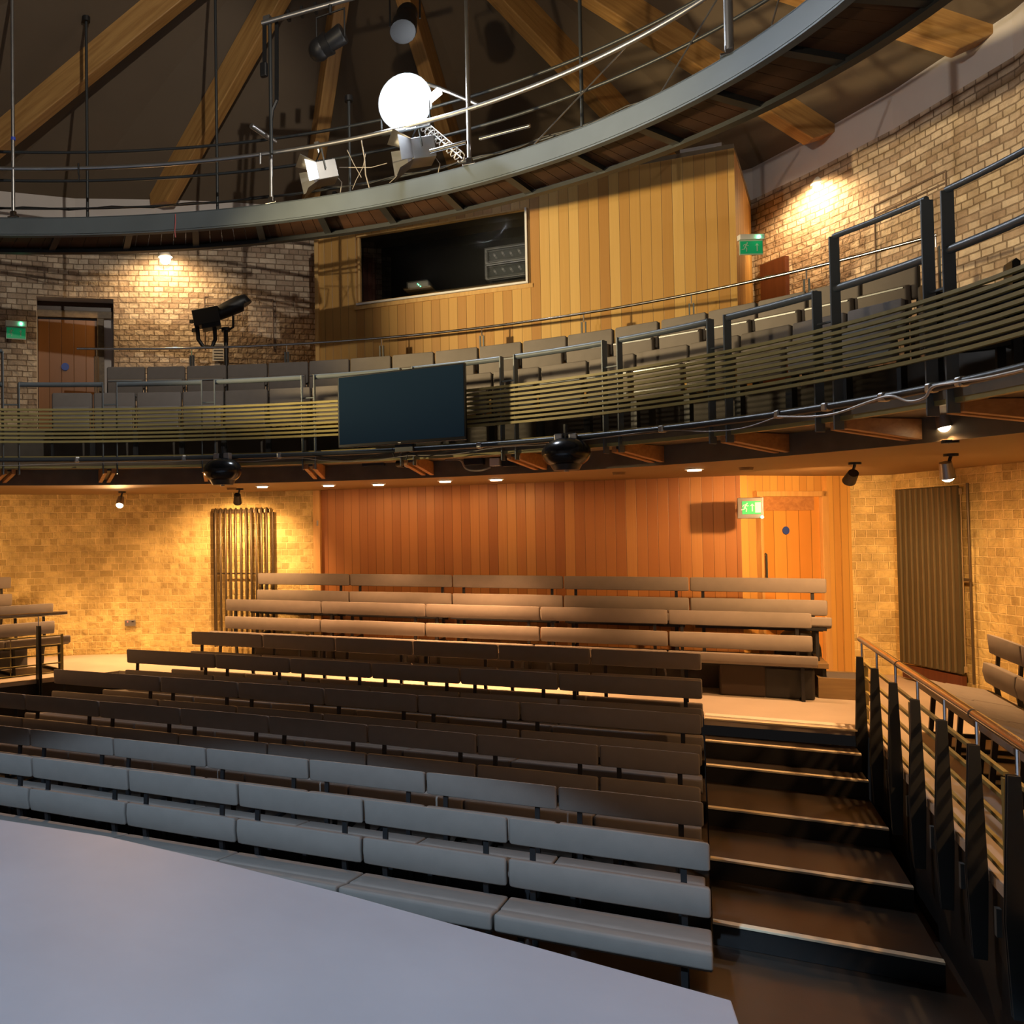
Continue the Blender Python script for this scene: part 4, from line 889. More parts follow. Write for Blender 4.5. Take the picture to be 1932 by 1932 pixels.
def barndoor(px, py, off, aim, lb, sc_=1.0):
    c = cwpt(px, py, off); g = thing('barn_door_lantern', lb, 'stage light', c, 0, 'barn door lanterns on the catwalk')
    d = Vector(aim).normalized(); R_ = lookrot(d); s = sc_
    def T(x, y, z): return c+R_ @ Vector((x*s, y*s, z*s))
    b = MB().box(T(0, -0.10, 0), (0.24*s, 0.22*s, 0.20*s), R_)
    for k in range(4): b.box(T(0, -0.04-0.05*k, 0.105), (0.2*s, 0.012*s, 0.02*s), R_)
    part(b, 'housing', M['galv'], g, bevel=0.008)
    part(MB().cyl(T(0, 0.012, 0), 0.095*s, 0.01, 24, R_ @ Matrix.Rotation(PI/2, 3, 'X')), 'lens', mat('lens_glass', (0.05, 0.06, 0.12), 0.08), g, smooth=True)
    def flap(p): part(MB().add([T(*q) for q in p]+[T(q[0], q[1]-0.004, q[2]+0.003) for q in p], [(0, 1, 2, 3), (7, 6, 5, 4), (0, 4, 5, 1), (1, 5, 6, 2), (2, 6, 7, 3), (3, 7, 4, 0)]), 'barn_door', M['galv'], g)
    flap([(-0.12, 0.01, 0.10), (0.12, 0.01, 0.10), (0.17, 0.17, 0.19), (-0.17, 0.17, 0.19)])
    flap([(-0.12, 0.01, -0.10), (0.12, 0.01, -0.10), (0.17, 0.16, -0.18), (-0.17, 0.16, -0.18)])
    flap([(0.12, 0.01, -0.09), (0.12, 0.01, 0.09), (0.19, 0.14, 0.12), (0.19, 0.14, -0.12)])
    flap([(-0.12, 0.01, -0.09), (-0.12, 0.01, 0.09), (-0.19, 0.14, 0.12), (-0.19, 0.14, -0.12)])
    part(MB().tube([T(-0.14, -0.08, 0), T(-0.14, -0.08, 0.22), T(0.14, -0.08, 0.22), T(0.14, -0.08, 0)], 0.009*s, 8), 'yoke', M['darksteel'], g)
    part(MB().tube([T(0, -0.08, 0.22), T(0, -0.08, 0.30)], 0.014*s, 8).box(T(0, -0.08, 0.32), (0.05*s, 0.05*s, 0.06*s)), 'hook_clamp', M['galv'], g)
    part(MB().tube([T(0.05, -0.2, 0.02), T(0.15, -0.3, -0.08), T(0.22, -0.25, -0.25), T(0.4, -0.2, -0.34)], 0.006, 6), 'power_lead', M['cableW'], g)
    return c
barndoor(597, 330, 0.05, (-1.0, -0.62, -0.25), 'barn door lantern left of the floodlight, pointing left')
barndoor(775, 290, 0.20, (-1.0, -0.50, -0.16), 'barn door lantern right of the floodlight, pointing left', 1.12)
for pts, lb in (([(682, 265), (688, 300), (690, 330), (697, 355)], 'thick white lead dropping below the floodlight'), ([(655, 283), (668, 310), (682, 335)], 'thin lead beside the left lantern'), ([(640, 316), (700, 316), (730, 308)], 'dark tube behind the two lanterns'), ([(690, 290), (685, 315), (672, 340), (665, 357)], 'purple-grey lead crossing below the floodlight'), ([(760, 318), (745, 336), (735, 345)], 'lead under the right lantern')):
    tag(MB().tube([cwpt(px, py, 0.15) for px, py in pts], 0.004 if 'thick' not in lb else 0.007, 6).build('power_lead', M['cableW'], smooth=True), lb, 'cable')
# tubular lamp
t0_, t1_ = cwpt(792, 203, 0.35), cwpt(829, 172, 0.45)
g = thing('tube_lamp', 'slim white tube lamp tilted above the right lantern', 'lamp', t0_)
part(MB().tube([t0_, t1_], 0.045, 12), 'glowing_tube', M['tube'], g, smooth=True)
part(MB().tube([cwpt(806, 158, 0.45), cwpt(829, 166, 0.45), cwpt(878, 187, 0.45), cwpt(906, 199, 0.4)], 0.02, 8), 'bracket_arm', M['galv'], g, smooth=True)
lamp('tube_lamp_light', 'POINT', (t0_+t1_)/2+Vector((0, -0.15, 0.0)), 6, (1, 0.95, 0.88), size=0.08)
# coiled cable tray
a_, b2_ = cwpt(790, 230, 0.45), cwpt(873, 300, 0.25); mb = MB().tube([a_, b2_], 0.010, 8).tube([a_+Vector((0, 0, 0.07)), b2_+Vector((0, 0, 0.07))], 0.006, 6)
tag_o = thing('spring_rail', 'short bar with coiled spring rungs right of the lanterns', 'bar', a_)
part(mb, 'bar', M['galv'], tag_o)
co_pts = []
ax_ = (b2_-a_).normalized(); sd_ = ax_.cross(Vector((0, 0, 1))).normalized(); up_ = sd_.cross(ax_)
for k in range(12*8):
    t = k/(12*8); co_pts.append(a_+(b2_-a_)*t+(sd_*math.cos(k*PI/4)+up_*math.sin(k*PI/4))*0.05)
part(MB().tube(co_pts, 0.007, 5), 'coil', M['white'], tag_o)
# spare tubes on the rail
tag(MB().tube([cwpt(474, 237, -0.25), cwpt(519, 268, 0.1)], 0.028, 12).build('scaffold_tube', M['galv'], smooth=True), 'short grey scaffold tube sticking out left of the floodlight', 'tube')
tag(MB().tube([cwpt(812, 286, -0.05), cwpt(850, 276, -0.05), cwpt(880, 268, -0.05)], 0.022, 10).build('scaffold_tube', M['steel'], smooth=True), 'bright short tube left of the central hanging tube', 'tube')
tag(MB().tube([cwpt(905, 262, 0.0), cwpt(950, 250, 0.0), cwpt(1000, 237, 0.0)], 0.018, 10).build('scaffold_tube', M['steel'], smooth=True), 'bright tube right of the central hanging tube', 'tube')
tag(MB().tube([cwpt(491, 290, 0), cwpt(491, 310, 0)], 0.014, 8).build('hook', M['galv'], smooth=True), 'small bright hook hanging left of the short stanchion', 'hook')
# overhead bar with profile lanterns
def ov(px, py, cd=9.7): return at_depth(px, py, cd)
g = thing('overhead_bar', 'horizontal lighting bar near the roof with hanging cords', 'bar', ov(500, 40))
part(MB().tube([ov(494, 44), ov(700, -14, 9.3)], 0.028, 10), 'bar', M['galv'], g, smooth=True)
part(MB().tube([ov(509, 40), ov(512, 290)], 0.022, 8), 'drop_tube', M['darksteel'], g, smooth=True)
part(MB().box(ov(505, 38), (0.08, 0.08, 0.07)), 'clamp', M['galv'], g)
for x in (545, 570, 596, 620): part(MB().box(ov(x, 40-(x-509)*0.28), (0.03, 0.06, 0.11)), 'cable_tie', M['black'], g)
for px, y0, y1, lb in ((499, 40, 120, 'black looped strap hanging from the end of the overhead bar'), (522, 42, 190, 'long black strap hanging beside the drop tube')):
    q = thing('hanging_strap', lb, 'strap', ov(px, y0))
    part(MB().bar(ov(px, y0), ov(px, y1), 0.045, 0.012, (0, 1, 0)), 'webbing', M['black'], q)
    if px == 499: part(MB().box(ov(498, 132), (0.08, 0.06, 0.16)), 'plug', M['black'], q, bevel=0.015)
    else: part(MB().tube([ov(522, 190), ov(514, 208), ov(512, 225)], 0.02, 6), 'tail', M['black'], q)
# profile spot hanging (centre-left)
def profile(px0, py0, px1, py1, cd, r0, r1, lb, yoke=True):
    a, b2 = ov(px0, py0, cd), ov(px1, py1, cd-0.15); d = (b2-a).normalized(); L = (b2-a).length
    q = thing('profile_lantern', lb, 'stage light', (a+b2)/2, 0, 'profile lanterns under the roof')
    part(MB().tube([a, a+d*L*0.45, a+d*L*0.46, b2-d*0.02, b2], [r0*0.8, r0, r1*0.9, r1, r1*0.95], 18), 'barrel', M['black'], q, smooth=True)
    part(MB().sphere(a+d*0.02, r0*0.95, 16, 10), 'lamp_house', M['black'], q, smooth=True)
    m_ = (a+b2)/2
    part(MB().tube([m_+Vector((-0.16, 0, 0)), m_+Vector((-0.16, 0, 0.30)), m_+Vector((0.16, 0, 0.32)), m_+Vector((0.16, 0, 0))], 0.012, 8).tube([m_+Vector((0, 0, 0.3)), m_+Vector((0, 0, 0.40))], 0.02, 8), 'yoke', M['black'], q)
    return q
profile(600, 95, 648, 62, 9.5, 0.13, 0.11, 'black profile lantern hanging above the floodlight')
profile(768, 25, 760, 60, 9.2, 0.12, 0.14, 'dark drum-shaped lantern hanging at the top centre')
# ------------------------------------------------------------------ followspot on its stand
th = th_at(415, r_bal, 2.75, 4.0); q = P2(r_bal, th, 2.75, 0); CDF = -sy_*q.x+cy_*q.y
def fp(px, py, o=0): return at_depth(px, py, CDF+o)
g = thing('followspot', 'black followspot on a stand behind the upper left seats', 'followspot', fp(420, 700))
part(MB().tube([fp(408, 592), fp(415, 590), fp(450, 574), fp(461, 571), fp(463, 575)], [0.10, 0.10, 0.115, 0.115, 0.10], 20), 'barrel', M['black'], g, smooth=True)
A0, A1 = fp(363, 594), fp(412, 585)
dv_ = (A1-A0).normalized(); R_ = lookrot(dv_)
part(MB().box((A0+A1)/2+R_ @ Vector((0, 0, -0.075)), (0.26, (A1-A0).length, 0.22), R_).box((A0+A1)/2+R_ @ Vector((0, 0.05, -0.16)), (0.24, 0.26, 0.16), R_), 'lamp_house', M['black'], g, bevel=0.01)
part(MB().tube([fp(372, 612), fp(374, 640), fp(384, 655), fp(400, 655), fp(406, 640), fp(405, 618)], 0.03, 8), 'handle_ring', M['black'], g, smooth=True)
part(MB().box(fp(362, 607), (0.05, 0.05, 0.04)).box(fp(367, 623), (0.06, 0.05, 0.05)), 'knob', M['black'], g)
part(MB().tube([fp(440, 596), fp(440, 617), fp(434, 621), fp(420, 621)], 0.018, 8), 'yoke', M['black'], g, smooth=True)
bt_ = fp(426, 622); part(MB().tube([bt_, Vector((bt_.x, bt_.y, ZD+0.05))], 0.03, 10).cyl(Vector((bt_.x, bt_.y, bt_.z)), 0.06, 0.05, 12), 'stand_column', M['black'], g, smooth=True)
part(MB().cyl(Vector((bt_.x, bt_.y, ZD+0.025)), 0.25, 0.05, 16), 'stand_base', M['black'], g)
nt_, it_ = wall_ray(412, WLU); na = nt_-Vector((nt_.x, nt_.y)).normalized()*0.03
dW = (Vector(WLU[it_+1])-Vector(WLU[it_])); RW = Matrix.Rotation(math.atan2(dW.y, dW.x), 3, 'Z')
cdn = -sy_*na.x+cy_*na.y; nz0 = at_depth(412, 664, cdn)
no = tag(MB().box(nz0, (0.17, 0.012, 0.26), RW).build('wall_notice', M['white']), 'small white notice sheet on the brick behind the followspot', 'notice')
mb = MB()
for k in range(6): mb.box(nz0+RW @ Vector((0, -0.008, 0.10-0.04*k)), (0.13, 0.003, 0.008), RW)
mb.build('printed_lines', M['darksteel'], no)
# ------------------------------------------------------------------ wall lamps, downlights, spots
def wall_lamp(px, py, pts, lb, e, name='wall_lamp', z_aim=-1.0, shade=True, cone=150):
    q, iq = wall_ray(px, pts); d = Vector(pts[iq+1])-Vector(pts[iq]); n_ = Vector((d.y, -d.x)).normalized()
    if n_.dot(-q+Vector((-2, 4))) < 0: n_ = -n_
    qq = q+n_*0.16; cd = -sy_*qq.x+cy_*qq.y; c = at_depth(px, py, cd)
    g = thing(name, lb, 'lamp', c); n3 = Vector((n_.x, n_.y, 0))
    part(MB().sphere(c+Vector((0, 0, -0.02)), 0.075, 16, 10, (1, 1, 0.8)), 'bulb', M['bulb'], g, smooth=True)
    part(MB().cyl(c+Vector((0, 0, 0.06)), 0.10, 0.08, 20, None, 0.05), 'shade', M['white'], g, smooth=True)
    part(MB().tube([c+Vector((0, 0, 0.08)), c-n3*0.15+Vector((0, 0, 0.02))], 0.015, 8).cyl(c-n3*0.145+Vector((0, 0, 0.02)), 0.05, 0.03, 16, lookrot(n3) @ Matrix.Rotation(PI/2, 3, 'X')), 'wall_arm', M['galv'], g, smooth=True)
    lamp(name+'_light', 'SPOT', c+Vector((0, 0, -0.05))+n3*0.38, e, (1.0, 0.66, 0.32), c+Vector((0, 0, -2))-n3*0.9, 0.05, cone, 0.6)
    return c
wall_lamp(312, 488, WLU, 'glowing wall lamp on the upper left brick wall', 85)
wall_lamp(1547, 350, WRU, 'glowing wall lamp on the upper right brick wall', 120)
DL = [(495, 917), (620, 915), (714, 913), (840, 907), (936, 904), (1310, 885)]
dlab = ['leftmost recessed downlight, above the left radiator', 'recessed downlight, second from the left', 'recessed downlight, third from the left and dimmest', 'recessed downlight, fourth from the left', 'recessed downlight, fifth from the left', 'single recessed downlight left of the lower exit sign']
for (px, py), lb in zip(DL, dlab):
    c = atz(px, py, ZC-0.005)
    if c.y > 10.95: c.y = 10.75
    g = thing('downlight', lb, 'downlight', c, 0, 'recessed downlights under the balcony')
    part(MB().cyl(c, 0.085, 0.012, 24), 'trim_ring', M['white'], g, smooth=True)
    part(MB().cyl(c-Vector((0, 0, 0.012)), 0.062, 0.014, 24), 'lens', M['bulb2'], g, smooth=True)
    lamp('downlight_lamp', 'SPOT', c-Vector((0, 0, 0.04)), 190 if px not in (714, 840, 936) else {714: 200, 840: 470, 936: 430}[px], (1, 0.49, 0.20), c-Vector((0, -0.06, 2)), 0.05, 76, 0.7)
    lamp('downlight_spill', 'SPOT', c-Vector((0, 0, 0.04)), 19, (1, 0.50, 0.18), c-Vector((0, -0.5, 2)), 0.05, 165, 0.3)
# extra ceiling spots outside the row of downlights
def track_spot(px, py, aim, lb, e, lit, cone=90, zz=None):
    c = atz(px, py, 2.10 if zz is None else zz)
    g = thing('ceiling_spotlight', lb, 'spotlight', c, 0, 'spotlights under the balcony')
    d = (Vector(aim)-c).normalized(); R_ = lookrot(d) @ Matrix.Rotation(-PI/2, 3, 'X')
    part(MB().cyl(c, 0.042, 0.13, 18, R_, 0.055), 'body', M['black'] if not lit else M['galv'], g, smooth=True)
    if lit: part(MB().sphere(c+d*0.05, 0.048, 16, 10), 'bulb', M['bulb'], g, smooth=True)
    else: part(MB().cyl(c+d*0.064, 0.045, 0.012, 18, R_), 'lens', M['bulb2'], g)
    part(MB().tube([c, c+Vector((0.03, 0.0, ZC-c.z-0.02))], 0.012, 8).cyl((c.x+0.03, c.y, ZC-0.01), 0.05, 0.02, 16), 'ceiling_arm', M['black'], g)
    lamp('spotlight_lamp', 'SPOT', c+d*0.13, e, (1, 0.52, 0.20) , aim, 0.04, cone, 0.7)
    return c
track_spot(448, 941, (-5.6, 10.9, 0.9), 'dark unlit-looking spotlight above the left radiator', 200, False, 125)
track_spot(1606, 900, (0.9, 11.5, 0.9), 'dark spotlight between the door and the right radiator', 230, False, 115)
c1 = track_spot(227, 946, (-6.2, 8.2, -0.2), 'bare bright spotlight in front of the left brick wall', 390, True, 160)
c2 = track_spot(1786, 887, (2.2, 9.5, 0.0), 'bright spotlight above the right radiator', 210, True, 160)
c3 = track_spot(1781, 789, (1.9, 7.2, 0.0), 'starry bright spotlight under the right balcony', 60, True, 160, 2.38)
for px, py, lb in ((437, 922, 'white smoke detector on the lower ceiling at the left'), (1408, 884, 'white smoke detector on the lower ceiling right of the single downlight'), (1168, 893, 'tiny ceiling fitting left of the single downlight')):
    c = atz(px, py, ZC-0.012)
    tag(MB().cyl(c, 0.055, 0.03, 20, None, 0.065).build('smoke_detector', M['soffit'], smooth=True), lb, 'detector')
# added unseen lamps without fixtures, lighting the space under the balcony arms
lamp('under_balcony_fill_left', 'SPOT', (-8.2, 6.8, 2.2), 230, (1, 0.52, 0.20), (-8.0, 8.2, 0), 0.06, 140, 0.6)
lamp('under_balcony_fill_right', 'SPOT', (2.4, 4.8, 2.2), 150, (1, 0.52, 0.20), (2.2, 5.2, 0), 0.06, 140, 0.6)
# ------------------------------------------------------------------ exit signs
def running_man(mb, T, s):
    # simple pictogram: head, leaning body, arms and legs
    def stroke(a, b2, w_):
        a, b2 = Vector((a[0], a[1])), Vector((b2[0], b2[1])); d = (b2-a).normalized(); n_ = Vector((-d.y, d.x))*w_/2
        mb.add([T((p.x*s, p.y*s)) for p in (a-n_, b2-n_, b2+n_, a+n_)], [(0, 1, 2, 3)])
    k = [T(((0.10+0.055*math.cos(2*PI*i/12))*s, (0.36+0.055*math.sin(2*PI*i/12))*s)) for i in range(12)]
    mb.add(k, [tuple(range(12))])
    stroke((0.05, 0.30), (-0.08, 0.02), 0.11); stroke((0.04, 0.28), (-0.16, 0.22), 0.05); stroke((-0.16, 0.24), (-0.24, 0.08), 0.05)
    stroke((0.04, 0.26), (0.14, 0.12), 0.05); stroke((0.14, 0.13), (0.22, 0.18), 0.05)
    stroke((-0.07, 0.04), (0.06, -0.12), 0.07); stroke((0.06, -0.10), (0.02, -0.36), 0.06)
    stroke((-0.09, 0.04), (-0.14, -0.16), 0.07); stroke((-0.13, -0.14), (-0.36, -0.18), 0.06)
def arrow(mb, T, s):
    mb.add([T((p[0]*s, p[1]*s)) for p in ((-0.045, -0.35), (0.045, -0.35), (0.045, 0.18), (-0.045, 0.18))], [(0, 1, 2, 3)])
    mb.add([T((p[0]*s, p[1]*s)) for p in ((-0.19, 0.12), (0.0, 0.36), (0.19, 0.12), (0.0, 0.2))], [(0, 3, 1), (3, 2, 1)])
def exit_box():
    # lower right: deep lit box
    y_ = 10.55; c0, c1_, c2_ = atY(1391, 938, y_), atY(1440, 938, y_), atY(1440, 978, y_)
    W_, H_ = abs(c1_.x-c0.x), abs(c1_.z-c2_.z)
    ang = 0.0; cx, cz = (c0.x+c1_.x)/2, (c1_.z+c2_.z)/2
    g = thing('exit_sign', 'lit green exit sign box between the timber wall and the door', 'exit sign', (cx, y_, cz))
    part(MB().box((cx, y_+0.06, cz), (W_, 0.12, H_)), 'housing', M['galv'], g, bevel=0.006)
    fc = y_-0.003
    part(MB().box((cx+W_*0.04, fc, cz+H_*0.02), (W_*0.72, 0.004, H_*0.62)), 'green_panel', M['greenlit'], g)
    mb = MB(); T = lambda ox: (lambda p: Vector((cx+W_*0.04+ox+p[0], fc-0.005, cz+H_*0.02+p[1])))
    running_man(mb, T(-W_*0.22), H_*0.55); part(mb, 'running_figure', M['signw'], g); mb = MB(); arrow(mb, T(W_*0.03), H_*0.52); part(mb, 'arrow', M['signw'], g); mb = MB()
    q = T(W_*0.25); s = H_*0.24
    mb.add([q((-0.5*s, -s)), q((0.5*s, -s)), q((0.5*s, s)), q((-0.5*s, s))], [(0, 1, 2, 3)])
    part(mb, 'door_symbol', M['signw'], g)
    part(MB().sphere((cx+W_*0.44, fc-0.01, cz-H_*0.44), 0.014, 10, 6), 'indicator', M['led'], g, smooth=True)
    part(MB().box((cx-W_*0.2, y_+0.30, cz), (0.03, 0.40, 0.03)), 'arm', M['galv'], g)
exit_box()
def exit_blade(px0, px1, pyt, pyb, pyg, A, B, lb, led_px, flip=False):
    a, b2 = onp(px0, pyt, A, B), onp(px1, pyt, A, B); zb_ = onp((px0+px1)/2, pyb, A, B).z; zg = onp((px0+px1)/2, pyg, A, B).z; zt2 = (a.z+b2.z)/2
    d = (b2-a); d.z = 0; L = d.length; d.normalize(); n_ = Vector((d.y, -d.x, 0)); ang = math.atan2(d.y, d.x); R_ = Matrix.Rotation(ang, 3, 'Z')
    if n_.dot(Vector((0, 0, 0))-a) < 0: n_ = -n_
    c = (a+b2)/2
    g = thing('hanging_exit_sign', lb, 'exit sign', (c.x, c.y, (zt2+zb_)/2), ang, 'hanging blade exit signs on the balcony')
    part(MB().box(Vector((c.x, c.y, (zt2+zg)/2)), (L, 0.07, zt2-zg), R_), 'housing', M['white'], g, bevel=0.006)
    part(MB().box(Vector((c.x, c.y, (zg+zb_)/2)), (L*0.94, 0.008, zg-zb_), R_), 'acrylic_blade', M['signdim'], g)
    cc = Vector((c.x, c.y, (zg+zb_)/2))+n_*0.006
    part(MB().box(cc, (L*0.88, 0.004, (zg-zb_)*0.84), R_), 'green_panel', M['green'], g)
    mb = MB(); hh = (zg-zb_)
    mk = lambda ox: (lambda p: cc+n_*0.005+d*(ox+p[0])+Vector((0, 0, p[1])))
    running_man(mb, mk(-L*0.22), hh*0.8); ma = MB(); arrow(ma, mk(L*0.22), hh*0.75)
    part(mb, 'running_figure', M['signdim'], g); part(ma, 'arrow', M['signdim'], g)
    q = onp(led_px, pyt+6, A, B)+n_*0.045
    part(MB().sphere(q, 0.018, 10, 6), 'indicator', M['led'], g, smooth=True)
qa, ia = wall_ray(9, WLU); qb, ib = wall_ray(50, WLU)
off_ = Vector((qa.x, qa.y)).normalized()*-0.10
exit_blade(10, 50, 606, 640, 617, (qa.x+off_.x, qa.y+off_.y), (qb.x+off_.x*0.6, qb.y+off_.y), 'dim green exit sign on the brick at the left edge', 39)
exit_blade(1393, 1440, 443, 481, 453, (BX1-0.02, 11.0), (BX1+0.55, 11.25), 'green exit sign at the corner of the upper timber wall', 1428)
# ------------------------------------------------------------------ radiators
def radiator(px0, px1, pyt, pyb, pts, n, fin, lb, m_, name):
    a, ia_ = wall_ray(px0, pts); b2, ib_ = wall_ray(px1, pts); d = (b2-a); L0 = d.length; d.normalize(); n_ = Vector((d.y, -d.x))
    if n_.dot(-a) < 0: n_ = -n_
    a2, b3 = a+n_*0.12, b2+n_*0.12
    za, zb_ = onp(px0, pyt, a2, b3), onp(px0, pyb, a2, b3); ze = onp(px1, pyt, a2, b3); zeb = onp(px1, pyb, a2, b3)
    zt2, zb2 = (za.z+ze.z)/2, max(0.12, (zb_.z+zeb.z)/2)
    A3, B3 = Vector((za.x, za.y)), Vector((ze.x, ze.y)); dd_ = (B3-A3); L = dd_.length; dd_.normalize(); ang = math.atan2(dd_.y, dd_.x); R_ = Matrix.Rotation(ang, 3, 'Z')
    g = thing(name, lb, 'radiator', (A3.x, A3.y, 0)); N3 = Vector((n_.x, n_.y, 0))
    def W(u, o, z): return Vector((A3.x+dd_.x*u, A3.y+dd_.y*u, z))+N3*o
    step = L/n
    for k in range(n):
        if fin:
            fn = part(MB().box(W(step*(k+0.5), 0, (zt2+zb2)/2), (step*0.87, 0.03, zt2-zb2), R_), 'fin', m_, g, bevel=0.008)
            if k: sub(MB().box(W(step*k, 0.012, (zt2+zb2)/2), (0.007, 0.03, zt2-zb2-0.02), R_), 'lit_fin_edge', mat('lit_fin_edge', (0.17, 0.14, 0.08), 0.4, 0.2), fn, g)  # paler strip stands for the lit edge of the fin
        else: part(MB().tube([W(step*(k+0.5), -0.06, zt2-0.02), W(step*(k+0.5), 0.0, zt2), W(step*(k+0.5), 0.02, zt2-0.04), W(step*(k+0.5), 0.02, zb2)], 0.017, 8), 'tube', m_, g, smooth=True)
    if fin:
        part(MB().box(W(L/2, -0.02, zt2-0.06), (L, 0.03, 0.06), R_).box(W(L/2, -0.02, zb2+0.05), (L, 0.03, 0.06), R_).box(W(L/2, -0.03, (zt2+zb2)/2), (L-0.03, 0.012, zt2-zb2-0.04), R_), 'manifold', mat('radiator_sheet', (0.42, 0.33, 0.20), 0.4, 0.3), g)  # back sheet coloured paler so the gaps show as lit edges
        part(MB().tube([W(L+0.05, -0.05, zt2+0.02), W(L+0.06, -0.05, 0.1)], 0.012, 8).box(W(L+0.03, -0.04, zt2-0.5*(zt2-zb2)), (0.08, 0.02, 0.03), R_), 'feed_pipe', M['radchrome'], g)
        part(MB().box(W(L/2, -0.02, zb2-0.09), (L*0.95, 0.04, 0.14), R_), 'base_cover', M['redwood'], g)
    else:
        part(MB().box(W(L/2, -0.05, zt2-0.03), (L, 0.03, 0.05), R_).box(W(L/2, -0.03, zt2-0.47*(zt2-zb2)), (L, 0.012, 0.02), R_), 'manifold', m_, g)
        part(MB().tube([W(L+0.03, -0.06, zt2-0.05), W(L+0.03, -0.06, 0.1)], 0.02, 8).tube([W(-0.01, -0.06, zt2-0.05), W(-0.01, -0.06, 0.1)], 0.012, 8), 'feed_pipe', m_, g)
radiator(1690, 1808, 920, 1258, [(2.0, 12.05), (2.75, 10.4)], 11, True, 'tall dark finned radiator on the right brick wall', M['radfin'], 'column_radiator')
radiator(402, 508, 960, 1225, WL, 11, False, 'tall radiator of slim open tubes on the left brick wall', M['radchrome'], 'tube_radiator')
# ------------------------------------------------------------------ small things on the landing and walls
sb = thing('step_box', 'low hollow plywood step box on the landing beside the benches', 'step box', (1.25, 10.0, 0))
q = atz(1575, 1318, 0.0)
X, Y = 1.28, 9.95
X = atz(1556, 1318, 0).x; Y = atz(1556, 1318, 0).y
for (cx, cy, sx, sy) in ((0.16, 0.012, 0.42, 0.024), (0.16, 0.50, 0.42, 0.024), (-0.038, 0.256, 0.024, 0.464), (0.358, 0.256, 0.024, 0.464)):
    part(MB().box((X+cx, Y+cy, 0.10), (sx, sy, 0.20)), 'side_panel', M['woodbox'], sb, bevel=0.003)
part(MB().box((X+0.16, Y+0.256, 0.185), (0.37, 0.46, 0.012)), 'inset_mat', M['fabric_dark'], sb)
wb = thing('wooden_trestle', 'small timber step standing at the end of the landing benches', 'step', (1.2, 10.3, 0))
X2, Y2 = atz(1550, 1305, 0).x-0.10, Y+0.35
part(MB().box((X2, Y2, 0.30), (0.26, 0.55, 0.05)), 'tread', M['woodbox'], wb, bevel=0.004)
part(MB().box((X2+0.10, Y2-0.20, 0.14), (0.03, 0.05, 0.28)).box((X2+0.10, Y2+0.20, 0.14), (0.03, 0.05, 0.28)).box((X2-0.10, Y2, 0.14), (0.03, 0.45, 0.28)), 'leg', M['black'], wb)
for (px, w_, h_, lb) in ((1475, 0.42, 0.30, 'black box stored under the right end of the landing bench'), (1395, 0.40, 0.33, 'dark brown carton stored under the landing bench, left of the black box')):
    c = atz(px, 1292, 0.0)
    g = tag(MB().box((c.x, 10.12, h_/2), (w_, 0.24, h_)).build('storage_box', M['black'] if px > 1400 else mat('brown_carton', (0.035, 0.02, 0.012), 0.7), bevel=0.02), lb, 'box')
# pipe kickboard along the landing bench
c = onp(1487, 1196, (0.47, 11.08-0.8), (1.54, 12.0-0.8))
bagp = Vector((0.98, 11.15, 0))
g = thing('backpack', 'rounded black bag hanging behind the right end of the landing bench', 'bag', (bagp.x, bagp.y, 0))
part(MB().sphere((bagp.x, bagp.y, 0.30), 0.22, 20, 12, (1, 0.7, 1.35)), 'body', M['black'], g, smooth=True)
part(MB().tube([(bagp.x-0.08, bagp.y, 0.56), (bagp.x-0.05, bagp.y, 0.66), (bagp.x+0.05, bagp.y, 0.66), (bagp.x+0.08, bagp.y, 0.56)], 0.012, 8), 'handle', M['black'], g)
# wall fittings
sw_, isw = wall_ray(246, WL); dW = Vector(WL[isw+1])-Vector(WL[isw]); RW = Matrix.Rotation(math.atan2(dW.y, dW.x), 3, 'Z'); nn = Vector((dW.y, -dW.x)).normalized()
c = at_depth(246, 1175, -sy_*sw_.x+cy_*sw_.y); c += Vector((nn.x, nn.y, 0))*0.03
g = thing('wall_socket', 'small grey wall socket with a red light on the left brick', 'socket', c)
part(MB().box(c, (0.15, 0.04, 0.085), RW), 'plate', M['galv'], g, bevel=0.004)
part(MB().box(c+RW @ Vector((-0.035, -0.025, 0.02)), (0.012, 0.006, 0.012), RW), 'indicator', mat('red_led', (1, 0.1, 0.05), 0.5, emit=(1, 0.08, 0.04), es=4), g)
part(MB().box(c+RW @ Vector((0.035, -0.025, 0.02)), (0.03, 0.008, 0.014), RW), 'switch', M['black'], g)
c = onp(603, 977, A_, B_)
g = thing('control_panel', 'small dark wall panel with a green light at the left end of the timber wall', 'control panel', (c.x, c.y-0.03, c.z))
part(MB().box((c.x+0.0, c.y-0.035, c.z), (0.03, 0.05, 0.22)), 'case', M['darksteel'], g, bevel=0.004)
part(MB().box((c.x-0.005, c.y-0.065, c.z-0.07), (0.02, 0.01, 0.07)), 'indicator', M['galv'], g)
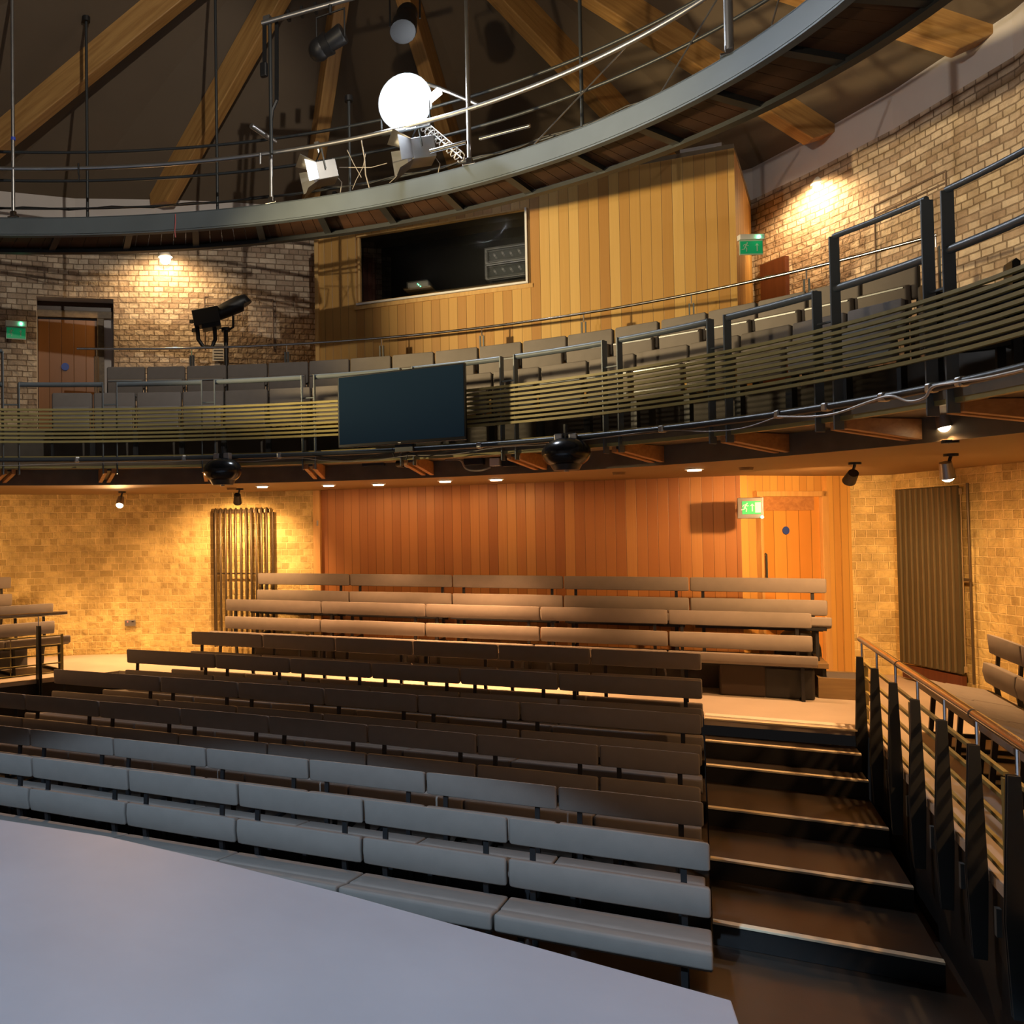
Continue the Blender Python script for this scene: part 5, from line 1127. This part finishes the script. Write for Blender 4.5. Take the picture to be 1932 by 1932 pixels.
# wall fittings upper right
uq, iu = wall_ray(1865, WRU); dW = Vector(WRU[iu+1])-Vector(WRU[iu]); RW = Matrix.Rotation(math.atan2(dW.y, dW.x), 3, 'Z'); nn = Vector((dW.y, -dW.x)).normalized()
if nn.dot(-uq) < 0: nn = -nn
uq2 = uq+nn*0.06; c = at_depth(1867, 214, -sy_*uq2.x+cy_*uq2.y)
g = thing('emergency_light', 'small grey twin fitting high on the right brick wall', 'light fitting', c)
part(MB().box(c, (0.32, 0.09, 0.045), RW), 'bar', M['galv'], g, bevel=0.008)
part(MB().box(c+RW @ Vector((-0.08, 0, -0.04)), (0.10, 0.09, 0.05), RW).cyl(c+RW @ Vector((0.06, 0, -0.04)), 0.03, 0.06, 12, Matrix.Rotation(PI/2, 3, 'Y')), 'lamp_head', M['white'], g, bevel=0.004)
# black tub chairs on the balcony at the far right
def tub(px, py, r, off, lb, zf=ZD):
    th = th_at(px, r_bal, off, 3.2, -80, 100); q = P2(r_bal, th, off, 0); cd = -sy_*q.x+cy_*q.y; top = at_depth(px, py, cd).z
    g = thing('tub_chair', lb, 'chair', (q.x, q.y, zf), -math.radians(th)+0.2, 'black tub chairs on the balcony')
    sec = []
    for k in range(21):
        a = math.radians(-20+220*k/20); o = [(r, zf+0.34), (r-0.05, zf+0.34), (r-0.05, top-0.02), (r-0.025, top), (r, top-0.02)]
        sec.append([Vector((q.x+rr*math.cos(a), q.y+rr*math.sin(a), z)) for rr, z in o])
    part(MB().sweep(sec), 'curved_back', M['blackplastic'], g, smooth=True)
    part(MB().cyl((q.x, q.y, zf+0.40), r-0.05, 0.12, 24), 'seat', M['fabric_dark'], g, bevel=0.02, smooth=True)
    for a in (45, 135, 225, 315):
        t = math.radians(a); part(MB().bar((q.x+(r-0.06)*math.cos(t), q.y+(r-0.06)*math.sin(t), zf), (q.x+(r-0.06)*math.cos(t), q.y+(r-0.06)*math.sin(t), zf+0.36), 0.045, 0.045, (1, 0, 0)), 'leg', M['black'], g)
tub(1838, 525, 0.29, 0.62, 'black curved-back tub chair behind the slats at the right')
tub(1995, 483, 0.26, 1.05, 'second black tub chair cut by the right picture edge')

q = onp(1322, 280, A_, B_)
tag(MB().box((q.x, q.y+0.1, ZBX+0.06), (0.42, 0.10, 0.10)).build('ledge_panel', M['white'], bevel=0.004), 'short white panel lying on top of the upper timber wall', 'panel')
